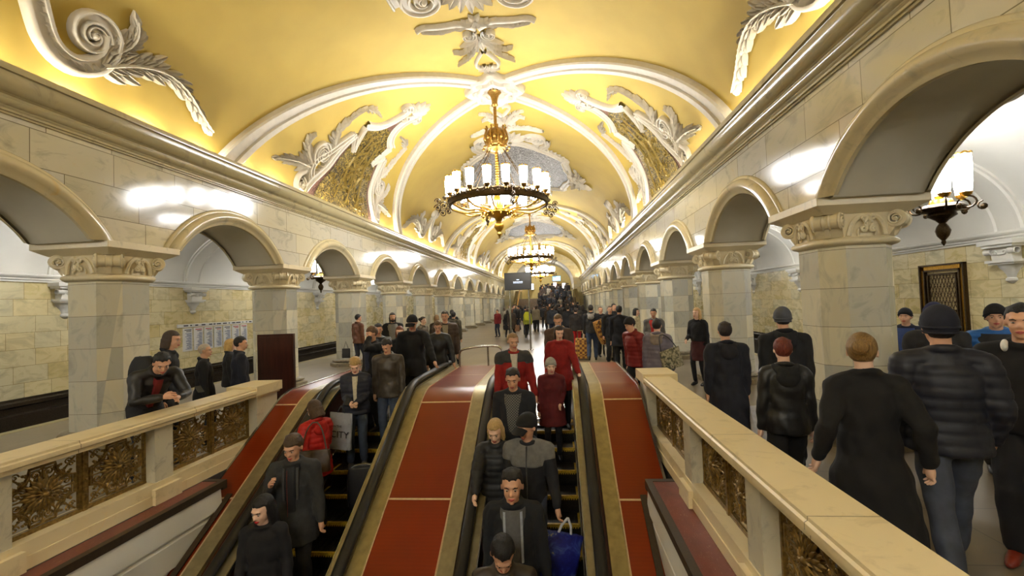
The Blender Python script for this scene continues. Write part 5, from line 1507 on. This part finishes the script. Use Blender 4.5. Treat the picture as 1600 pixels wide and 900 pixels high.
person('man in black cap and grey-shouldered black fleece holding the blue bag', -.38, 5.16, -1.17, 1.90, -6, ('jacket', (26, 26, 30), .86), ('jeans', (60, 66, 80)), ('crop', (70, 56, 44)), head=(-34, 22), det=2, hs=1.12, hat=('cap', (18, 18, 20)), la=(.30, .16, .86), zipc=(70, 70, 72), yoke=((104, 102, 98), 1.24))
person('young man in dark jacket over a checked shirt on the right escalator', -.60, 5.95, -.73, 1.86, -4, ('jacket', (24, 26, 32), .80), ('trousers', (26, 28, 34)), ('short', (40, 30, 24)), head=(0, 16), det=2, hs=1.08, shirt=((120, 120, 116), .07, 1.0, plaid.m))
person('man with cropped fair hair in red and grey anorak, right escalator', -.66, 6.75, -.26, 1.80, 10, ('jacket', (134, 20, 14), .82), ('trousers', (34, 36, 42)), ('crop', (142, 112, 74)), head=(8, 14), det=2, shirt=((190, 182, 166), .035), hood=(64, 64, 62), yoke=((56, 56, 56), 1.33), ra=(.25, .10, .86), la=(.28, .12, .84))
person('woman in red hooded coat with one hand on the right handrail', 0.02, 7.25, 0, 1.60, 4, ('coat', (130, 20, 16), .66), ('tights', (24, 22, 24)), ('bob', (40, 26, 22)), head=(8, 16), det=2, female=True, hood=(124, 18, 14), la=(.28, .34, .93), ra=(.22, .08, .88))
person('child in grey knitted beanie and dark red belted coat on the escalator', -.12, 6.72, -.30, 1.44, 2, ('coat', (84, 14, 18), .60), ('tights', (20, 18, 20)), ('short', (70, 50, 34)), head=(6, 6), det=2, female=True, hat=('beanie', (150, 146, 138)), hs=1.15, la=(.14, .10, .98))
# --- landing behind the escalators
person('man with short light brown hair in brown jacket bending behind the red coat', .02, 8.5, 0, 1.76, -4, ('jacket', (78, 60, 48), .8), ('trousers', (30, 28, 28)), ('crop', (104, 80, 54)), head=(-6, 26), det=1, lean=8)
person('person in red padded jacket hurrying left past the right deck', 1.35, 8.15, 0, 1.66, -62, ('puffer', (116, 18, 16), .84), ('trousers', (20, 20, 22)), ('short', DK), det=1, head=(0, 18), lean=10, feet=((.09, .26, 0), (.09, -.26, .05)), hat=('beanie', (24, 20, 20)))
person('woman in lilac grey padded coat with fur hood walking away at the right post', 1.62, 7.75, 0, 1.63, 160, ('puffer', (108, 100, 110), .80), ('trousers', (24, 22, 24)), ('short', (30, 22, 20)), det=1, female=True, hood=(132, 118, 104), feet=((.09, .1, 0), (.09, -.12, .02)))
person('man in grey and black hooded top walking away with a yellow checked bag', 1.1, 15.2, 0, 1.82, 172, ('jacket', (40, 40, 42), .86), ('jeans', (52, 66, 92)), ('short', (40, 32, 26)), det=1, hood=(140, 138, 134), feet=((.10, .10, 0), (.10, -.16, .02)))
person('person in grey ear-flap hat with pale trousers and black boots', 1.62, 15.0, 0, 1.58, 176, ('jacket', (30, 28, 28), .8), ('trousers', (170, 160, 140)), ('short', (60, 50, 40)), det=1, hat=('knit', (74, 72, 74)), feet=((.09, .05, 0), (.09, -.2, .04)))
person('man in navy coat behind the red padded jacket', 1.65, 12.5, 0, 1.80, 170, ('coat', (22, 24, 34), .7), ('trousers', (20, 20, 24)), ('short', (20, 18, 18)), det=1)
person('man in black jacket facing the camera beyond the navy coat', 1.62, 14.4, 0, 1.78, 8, ('jacket', (20, 20, 22), .8), ('trousers', (20, 20, 22)), ('crop', (90, 74, 58)), det=1)
person('dark-haired man peering over the crowd near the fourth right pier', 2.06, 17.0, 0, 1.82, 20, ('jacket', (26, 26, 30), .8), ('trousers', (20, 20, 22)), ('short', DK), det=1)
person('man in black jacket standing behind the checked bag', 1.50, 16.2, 0, 1.74, 10, ('jacket', (24, 24, 26), .8), ('trousers', (22, 22, 24)), ('crop', (96, 76, 56)), det=1)
person('black-haired woman in cream top looking right', 2.40, 14.4, 0, 1.68, 60, ('jacket', (196, 184, 150), .9), ('trousers', (24, 24, 28)), ('bob', (18, 15, 15)), det=1, female=True)
person('young man in grey hooded jacket over red printed shirt by the right piers', 2.44, 12.0, 0, 1.70, -10, ('jacket', (108, 106, 106), .90), ('jeans', (42, 54, 78)), ('short', (22, 18, 18)), head=(-10, 6), det=1, shirt=((178, 30, 30), .085), ra=(.14, .22, 1.05))
person('person in red trousers walking away with a checked trolley bag', .72, 18.0, 0, 1.70, 174, ('jacket', (34, 28, 26), .82), ('trousers', (176, 32, 34)), ('short', (44, 34, 28)), det=1)
# --- right aisle
person('blonde woman in black top and dark red skirt at the second right pier', 3.10, 10.6, 0, 1.72, -42, ('shirt', (20, 20, 24), .98), ('tights', (20, 18, 20)), ('long', (188, 152, 98)), det=1, female=True, skirt=((62, 22, 24), .56), ra=(.16, .24, 1.02), head=(-10, 2))
person('person in long dark blue hooded coat walking away by the right pier', 1.98, 5.7, 0, 1.66, 176, ('coat', (24, 25, 34), .42), ('trousers', (18, 18, 22)), ('short', (34, 20, 20)), det=2, hood=(26, 24, 30), feet=((.09, .08, 0), (.09, -.08, 0)))
person('red-haired woman in black leather jacket walking away along the rail', 1.98, 4.3, 0, 1.58, 170, ('leather', (20, 20, 21), .82), ('trousers', (18, 18, 20)), ('short', (98, 34, 18)), det=2, female=True, hood=(22, 22, 23), feet=((.09, .14, 0), (.09, -.14, .02)))
person('man in grey knitted beanie and black hooded jacket walking away', 2.58, 5.55, 0, 1.80, 168, ('jacket', (22, 22, 24), .78), ('trousers', (20, 20, 22)), ('short', DK), det=2, hat=('knit', (74, 76, 82)), hood=(20, 20, 22), lean=3)
person('woman with blonde bun and long black coat walking at the right rail', 1.98, 3.22, 0, 1.69, 166, ('coat', (13, 12, 14), .36), ('tights', (16, 15, 16)), ('bun', (128, 98, 52)), det=2, female=True, hs=1.06, head=(-22, 2), feet=((.09, .12, 0), (.09, -.14, .02)), ra=(.30, -.05, .9), la=(.30, .0, .9))
person('man in navy beanie and dark padded jacket striding away in grey jeans', 2.55, 3.35, 0, 1.83, 160, ('puffer', (24, 26, 38), .84), ('jeans', (60, 66, 80)), ('short', DK), det=2, hat=('knit', (24, 26, 40)), feet=((.10, .30, .0), (.10, -.34, .05)), ra=(.26, .12, .90), la=(.26, .05, .84), hs=1.05)
person('man in blue beanie half hidden behind the navy padded jacket', 3.95, 5.25, 0, 1.80, 150, ('jacket', (36, 34, 34), .84), ('trousers', (24, 24, 28)), ('short', (60, 50, 40)), det=1, hat=('knit', (28, 32, 72)))
person('man in bright blue jacket and black hat with black backpack straps', 4.62, 5.35, 0, 1.76, -38, ('puffer', (24, 92, 160), .86), ('trousers', (48, 46, 42)), ('short', DK), det=2, hat=('knit', (26, 22, 22)), shirt=((22, 22, 24), .10, 1.05), ra=(.20, .16, 1.1), la=(.20, .16, 1.1))
person('man in black sweater with white headphones round his neck at the right edge', 3.28, 3.60, 0, 1.84, -52, ('jacket', (19, 18, 20), .88), ('trousers', (18, 17, 20)), ('short', (16, 14, 14)), det=2, ra=(.14, .26, 1.08), la=(.10, .26, 1.06), head=(4, 2), shoes=(120, 40, 24))
person('person in black beanie and dark blue scarf beyond the nearest right pier', 5.10, 7.3, 0, 1.68, -48, ('jacket', (22, 24, 40), .84), ('trousers', (22, 22, 26)), ('short', DK), det=1, hat=('beanie', (20, 20, 24)), shirt=((40, 60, 110), .08))
# --- left aisle, at the balustrade
person('man in black leather jacket leaning on the left balustrade over his phone', -4.98, 5.12, 0, 1.78, 62, ('leather', (24, 23, 24), .86), ('trousers', (24, 24, 28)), ('short', (18, 16, 15)), det=2, lean=44, head=(-10, 10), ra=(.04, .62, 1.04), la=(.10, .66, 1.02), rp=(.8, -.2, -1), lp=(.8, -.2, -1), shirt=((110, 22, 26), .035), sit=.04)
person('man with longish brown hair and black backpack behind the leaning man', -5.30, 5.75, 0, 1.78, 118, ('jacket', (24, 24, 26), .84), ('trousers', (22, 22, 26)), ('bob', (58, 42, 26)), det=2, lean=6, head=(-10, 6))
person('white-haired man with glasses in black coat beyond the left balustrade', -5.38, 6.55, 0, 1.53, 128, ('coat', (19, 18, 19), .7), ('trousers', (20, 20, 22)), ('crop', (176, 168, 156)), det=2, head=(-10, 4))
person('man in dark navy jacket at the left balustrade near its end post', -4.98, 6.80, 0, 1.61, 136, ('jacket', (25, 27, 38), .8), ('trousers', (22, 22, 26)), ('short', (24, 20, 18)), det=2, head=(-14, 8))
person('blonde woman almost hidden behind the navy jacket on the left', -5.75, 7.6, 0, 1.53, 130, ('jacket', (26, 26, 30), .8), ('trousers', (24, 24, 26)), ('bob', (190, 156, 92)), det=1, female=True)

# --- far walkers and crowd: a few figures, repeated
kinds = []
def k_(nm, top, legs, hair, **kw):
    o = person('tmp', 0, -50, 0, 1.72, 0, top, legs, hair, det=0, **kw); kinds.append(o); return o
wk = ((.10, .16, 0), (.10, -.2, .04))
k_('a', ('jacket', (30, 30, 34), .8), ('trousers', (24, 24, 28)), ('short', DK), feet=wk)
k_('b', ('coat', (26, 22, 24), .5), ('tights', (24, 20, 22)), ('bob', (50, 36, 26)), female=True, feet=wk)
k_('c', ('puffer', (44, 40, 38), .8), ('jeans', (44, 50, 64)), ('short', (60, 46, 34)), hat=('knit', (30, 30, 34)))
k_('d', ('coat', (62, 50, 42), .6), ('trousers', (26, 26, 28)), ('bob', (110, 70, 40)), female=True, feet=wk)
k_('e', ('jacket', (52, 56, 66), .84), ('jeans', (44, 50, 66)), ('short', DK))
k_('f', ('jacket', (120, 30, 34), .84), ('jeans', (38, 42, 58)), ('short', DK))
k_('g', ('puffer', (126, 118, 104), .8), ('trousers', (34, 32, 34)), ('bob', (70, 50, 36)), female=True)
k_('h', ('jacket', (150, 156, 50), .84), ('trousers', (26, 24, 26)), ('long', (70, 46, 30)), female=True, feet=wk)
used = set()
def far(ki, x, y, z, h, yaw, label, group=None):
    src = kinds[ki]
    o = src if ki not in used else copy_tree(src)
    used.add(ki); o.location = (x, y, z); o.scale = (h/1.72,)*3; o.rotation_euler = (0, 0, PI+R(yaw))
    for kk in ('group',):
        if kk in o: del o[kk]
    tag(o, label, 'person', group)
far(5, -3.50, 27, 0, 1.62, -30, 'man in dark red jacket walking alone by the left piers')
far(1, -2.80, 26, 0, 1.60, 176, 'woman in long dark coat walking away, left of a pair in the hall')
far(3, -2.46, 25, 0, 1.66, 172, 'woman in brown coat carrying a bag, right of a pair walking away')
far(0, -3.10, 33, 0, 1.78, 10, 'man in black talking, left of two standing by the far left piers')
far(2, -2.75, 33.4, 0, 1.76, -60, 'dark figure, right of two standing by the far left piers')
far(4, -1.92, 28, 0, 1.74, 170, 'person in blue-grey jacket walking away left of the yellow vest')
far(7, -1.60, 25, 0, 1.64, 172, 'woman in yellow green top walking away beside the screen posts')
far(6, -1.36, 30, 0, 1.76, 174, 'figure in pale jacket walking away next to the screen posts')
far(0, -.95, 34, 0, 1.75, 176, 'man in black jacket walking away right behind the left screen post')
far(3, -.58, 30, 0, 1.66, 168, 'red-haired woman in brown coat walking away between the screen posts')
far(1, -.05, 28, 0, 1.72, 176, 'figure in long black coat walking away just right of the screen pole')
far(2, .18, 32.5, 0, 1.74, 170, 'person in padded jacket and knitted hat walking away beyond the screen pole')
far(1, .62, 29, 0, 1.80, 178, 'tall dark-coated woman walking away in the open middle of the hall')
far(4, -.24, 23, 0, 1.80, 176, 'man in slate grey jacket walking away left of the red trousers')
far(0, .50, 21, 0, 1.76, 172, 'man in black jacket walking away close behind the red trousers')
far(2, .95, 22.5, 0, 1.76, 176, 'person with knitted hat walking away left of the checked bag')
far(1, 1.30, 23.5, 0, 1.74, 176, 'woman in dark coat walking away beyond the checked bag')
r = random.Random(21); n = 0
pts = []
def clear(x, y, d=.5):
    for a, c in pts:
        if abs(a-x) < d and abs(c-y) < d: return False
    pts.append((x, y)); return True
while n < 26:
    x, y = r.uniform(-3.9, 2.0), r.uniform(33, 48)
    if not clear(x, y, .6): continue
    far(r.choice([0, 1, 2, 3, 4, 0, 1, 2, 6]), x, y, 0, r.uniform(1.6, 1.84), r.choice([175, 180, 170, 5]), 'dark dressed person in the crowd at the foot of the far stairs', 'crowd at the foot of the far stairs'); n += 1
n = 0
while n < 52:
    i = r.randrange(0, 26); y = 50.18+i*.36; x = r.uniform(-1.95, 1.6) if i > 2 else r.uniform(-.5, 1.7)
    z = min((int((y-50)/.36)+1)*.15, 2.4)
    if not clear(x, y, .48): continue
    far(r.choice([0, 1, 2, 0, 1, 2, 4, 3, 6 if r.random() < .5 else 0]), x, y, z, r.uniform(1.6, 1.84), r.choice([175, 180, 170, 185]), 'dark dressed person climbing the far stairs in the crowd', 'crowd on the far stairs'); n += 1
for ki in range(8):
    if ki not in used:
        for c in list(kinds[ki].children): bpy.data.objects.remove(c)
        bpy.data.objects.remove(kinds[ki])

# ================================================================ WHAT THEY CARRY
def bag_shell(b, w, d, h, z0=0, bulge=.12, mi=0):
    rows = []
    for t in np.linspace(0, 1, 9):
        k = 1-.35*t if bulge else 1
        rows.append([(w/2*math.copysign(abs(math.cos(a))**.45, math.cos(a))*(1+.03*math.sin(7*a+9*t)), d/2*math.copysign(abs(math.sin(a))**.6, math.sin(a))*(1+bulge*math.sin(PI*t))*(1-.7*t)+.006*math.sin(11*a+14*t), z0+h*t) for a in np.linspace(0, 2*PI, 28, endpoint=False)])
    loft(b, rows, mi)
def text_obj(txt, size, mt, parent, loc, rot, name='lettering', ext=.001):
    cu = bpy.data.curves.new(name, 'FONT'); cu.body = txt; cu.size = size; cu.align_x = 'CENTER'; cu.extrude = ext
    o = bpy.data.objects.new(name, cu); col.objects.link(o)
    me = bpy.data.meshes.new_from_object(o.evaluated_get(bpy.context.evaluated_depsgraph_get())); bpy.data.objects.remove(o)
    me.materials.clear(); me.materials.append(mt)
    o = bpy.data.objects.new(name, me); col.objects.link(o); o.parent = parent; o.location = loc; o.rotation_euler = rot; return o
b = MB(); bag_shell(b, .34, .08, .50)
o = b.build('shopping_bag', plain('silver plastic bag', (150, 152, 156), .4, 0, 14, .1, .5, .02), loc=(-3.10, 6.24, .02), smooth=50, rot=(0, R(4), R(-6)))
tag(o, 'silver grey plastic bag printed CITY hanging from the blonde woman\'s hands', 'bag')
text_obj('CITY', .13, ink, o, (.02, -.056, .17), (PI/2, 0, 0)); text_obj('IN THE', .045, ink, o, (-.02, -.054, .31), (PI/2, 0, 0)); 
b = MB()
for s in (-1, 1): b.tube([(s*.06, 0, .48), (s*.03, 0, .56), (0, 0, .60)], .008, 5)
b.build('handle', ink, o)
b = MB(); b.box(-.034, .034, -.005, .005, -.06, .06)
o = b.build('phone', M['black'], loc=(-3.0, 6.30, .66), rot=(R(-40), 0, 0)); tag(o, 'black phone held by the blonde woman in the navy jacket', 'phone')
b = MB(); b.box(-.034, .034, -.005, .005, -.065, .065)
o = b.build('phone', M['black'], loc=(-4.42, 5.30, 1.05), rot=(R(-60), 0, R(60))); tag(o, 'dark phone in the hands of the man leaning on the balustrade', 'phone')
# blue carrier bag
bm_ = NT('blue printed plastic'); _n = bm_.noise(bm_.obj(), 7, 4, .6, .8)
bm_.set(bm_.ramp(_n, [(.3, s2l((16, 18, 70))), (.52, s2l((28, 34, 120))), (.62, s2l((60, 80, 150))), (.68, s2l((170, 160, 110))), (.74, s2l((24, 70, 110)))]), .35)
b = MB(); bag_shell(b, .40, .16, .46, 0, .5)
o = b.build('shopping_bag', bm_.m, loc=(-.12, 4.95, -.93), smooth=50, rot=(0, R(14), R(10))); tag(o, 'crumpled blue printed plastic bag held by the man in the black cap', 'bag')
b = MB()
for s in (-1, 1): b.tube([(s*.07, 0, .44), (s*.05, 0, .54), (0, 0, .62)], .014, 5)
b.build('handle', plain('white plastic', (200, 200, 205), .5), o)
# brown handbag and black suitcase of the red coat
b = MB(); bag_shell(b, .38, .12, .26, 0, .4)
o = b.build('handbag', plain('brown bag leather', (74, 58, 40), .45, 0, 20, .2, .3), loc=(-3.06, 5.48, -.02), smooth=50, rot=(0, 0, R(15))); tag(o, 'brown leather handbag worn by the woman in the red padded coat', 'bag')
b = MB(); b.tube(smooth_path([(-.15, 0, .24), (-.10, .05, .50), (0, .10, .62), (.10, .05, .5), (.15, 0, .24)], 14), .010, 6); b.build('strap', plain('brown bag leather', (74, 58, 40), .45), o)
b = MB(); b.ball((-.05, -.065, .17), .022, 8); b.ball((-.05, -.065, .11), .018, 8); b.build('clasp', M['steel'], o)
root = empty('suitcase', (-2.66, 5.98, -.70), R(12)); tag(root, 'black wheeled suitcase with silver rim behind the woman in red', 'suitcase')
b = MB(); rows = []
for t in np.linspace(0, 1, 7):
    k = 1-.10*abs(2*t-1)**4
    rows.append([(k*.19*math.copysign(abs(math.cos(a))**.4, math.cos(a)), k*.12*math.copysign(abs(math.sin(a))**.4, math.sin(a)), .05+.52*t) for a in np.linspace(0, 2*PI, 28, endpoint=False)])
loft(b, rows); b.build('shell', plain('black suitcase fabric', (22, 22, 26), .5), root, smooth=50)
b = MB(); P = smooth_path([(.19, -.02, .06), (.20, -.02, .5), (.12, -.02, .60), (-.12, -.02, .60), (-.20, -.02, .5), (-.19, -.02, .06)], 30, 2); b.tube(P, .012, 6); b.tube([(p[0]*.93, .05, p[2]*.98) for p in P], .008, 6); b.build('rim', M['steel'], root, smooth=60)
for s in (-1, 1):
    b = MB(); b.tube([(s*.14-.02, 0, .03), (s*.14+.02, 0, .03)], .03, 10); b.build('wheel', M['black'], root)
# backpacks
def backpack(loc, rz, label, rgb=(20, 20, 22)):
    root = empty('backpack', loc, rz); tag(root, label, 'backpack')
    b = MB(); rows = []
    for t in np.linspace(0, 1, 9):
        k = math.sin(PI*(.12+.80*t))**.45
        rows.append([(k*.16*math.copysign(abs(math.cos(a))**.6, math.cos(a)), k*.10*math.copysign(abs(math.sin(a))**.7, math.sin(a)), .46*t) for a in np.linspace(0, 2*PI, 24, endpoint=False)])
    loft(b, rows); b.build('pack', plain('pack cloth %d %d %d' % rgb, rgb, .7), root, smooth=50)
    b = MB(); bag_shell(b, .24, .07, .2, 0, .5); o = b.build('pocket', plain('pack cloth %d %d %d' % rgb, rgb, .7), root, (0, -.10, .05), smooth=50)
    for s in (-1, 1):
        b = MB(); b.tube(smooth_path([(s*.08, .09, .42), (s*.09, .20, .46), (s*.10, .30, .38), (s*.10, .28, .15), (s*.11, .10, .04)], 14), .018, 6, flat=.5); b.build('strap', M['black'], root, smooth=60)
backpack((-5.52, 5.66, .98), R(28), 'black backpack on the man with longish brown hair, left aisle')
backpack((-1.62, 24.80, 1.0), 0, 'small yellow green backpack on the woman walking past the screen posts', (196, 200, 40))
# checked bags
ck = NT('checked plastic weave'); _c = ck.n('ShaderNodeTexChecker'); _c.inputs['Scale'].default_value = 13; _c.inputs['Color1'].default_value = s2l((200, 150, 62)); _c.inputs['Color2'].default_value = s2l((112, 66, 36)); ck.l(ck.obj(), _c.inputs['Vector']); ck.set(_c.outputs[0], .5)
def soft_box(w, d, h):
    b = MB(); rows = []
    for t in np.linspace(0, 1, 7):
        k = 1-.12*abs(2*t-1)**3
        rows.append([(k*w/2*math.copysign(abs(math.cos(a))**.35, math.cos(a)), k*d/2*math.copysign(abs(math.sin(a))**.35, math.sin(a)), h*t) for a in np.linspace(0, 2*PI, 28, endpoint=False)])
    return loft(b, rows)
o = soft_box(.36, .34, .74).build('checked_bag', ck.m, loc=(1.52, 14.72, .62), rot=(0, R(-20), R(15)), smooth=40); tag(o, 'big yellow and brown checked bag slung over a man\'s shoulder', 'bag')
b = MB(); b.tube([(-.12, -.18, .66), (-.02, -.22, .8), (.12, -.18, .66)], .012, 5); b.build('handle', ink, o)
o = soft_box(.44, .32, .66).build('checked_bag', ck.m, loc=(.78, 15.6, .04), smooth=40); tag(o, 'yellow and brown checked trolley bag standing on the floor behind the red trousers', 'bag')
b = MB()
for s in (-1, 1): b.tube([(s*.12, .15, .0), (s*.12, .15, .9)], .012, 5)
b.tube([(-.12, .15, .9), (.12, .15, .9)], .014, 5); b.build('trolley_frame', M['steel'], o)
# floral shoulder bag of the lilac coat
fb = NT('floral bag cloth'); _n = fb.noise(fb.obj(), 26, 3); fb.set(fb.ramp(_n, [(.35, s2l((60, 60, 44))), (.5, s2l((130, 122, 92))), (.62, s2l((176, 166, 138))), (.7, s2l((96, 70, 60)))]), .8)
b = MB(); bag_shell(b, .34, .12, .30, 0, .5)
o = b.build('shoulder_bag', fb.m, loc=(1.80, 7.50, .86), smooth=50, rot=(0, R(-14), R(18))); tag(o, 'flower patterned grey shoulder bag on the lilac grey coat', 'bag')
b = MB(); b.tube(smooth_path([(-.14, 0, .28), (-.11, .02, .50), (-.03, .08, .56), (.06, .02, .48), (.14, 0, .28)], 14), .008, 5); b.build('strap', ink, o)
# headphones
root = empty('headphones', (3.27, 3.58, 1.555), R(-52)); tag(root, 'white headphones worn round the neck of the man at the right edge', 'headphones')
b = MB(); b.tube([(.092*math.cos(t), .085*math.sin(t)-.0, .03*math.sin(t)) for t in np.linspace(-.2, PI+.2, 20)], .012, 7); b.build('band', M['white_panel'], root, smooth=60)
for s in (-1, 1):
    b = MB(); b.ball((s*.095, .0-.03, -.02), (.022, .042, .044), 12); e_ = b.build('ear_cup', M['white_panel'], root, smooth=60)
# white bag of the fur hood coat, white bag by the pier
b = MB(); bag_shell(b, .26, .1, .36, 0, .4)
o = b.build('shopping_bag', plain('white plastic', (200, 200, 205), .5), loc=(2.27, 5.5, .34), smooth=50); tag(o, 'white plastic bag carried between the fur hood coat and the leather jacket', 'bag')
b = MB(); b.tube([(-.06, 0, .34), (0, 0, .46), (.06, 0, .34)], .008, 5); b.build('handle', plain('white plastic', (200, 200, 205), .5), o)
b = MB(); bag_shell(b, .26, .1, .3, 0, .4)
o = b.build('handbag', M['black'], loc=(-6.72, 14.1, .42), smooth=50); tag(o, 'black shoulder bag at the hip of the man in tan leather jacket', 'bag')
b = MB(); b.tube([(-.08, 0, .28), (0, 0, .52), (.08, 0, .28)], .010, 5); b.build('handle', ink, o)
b = MB(); bag_shell(b, .26, .12, .34, 0, .4)
o = b.build('handbag', plain('tan bag', (120, 84, 52), .6), loc=(-2.18, 24.9, .42), smooth=50); tag(o, 'tan bag carried by the brown coat in the middle of the hall', 'bag')
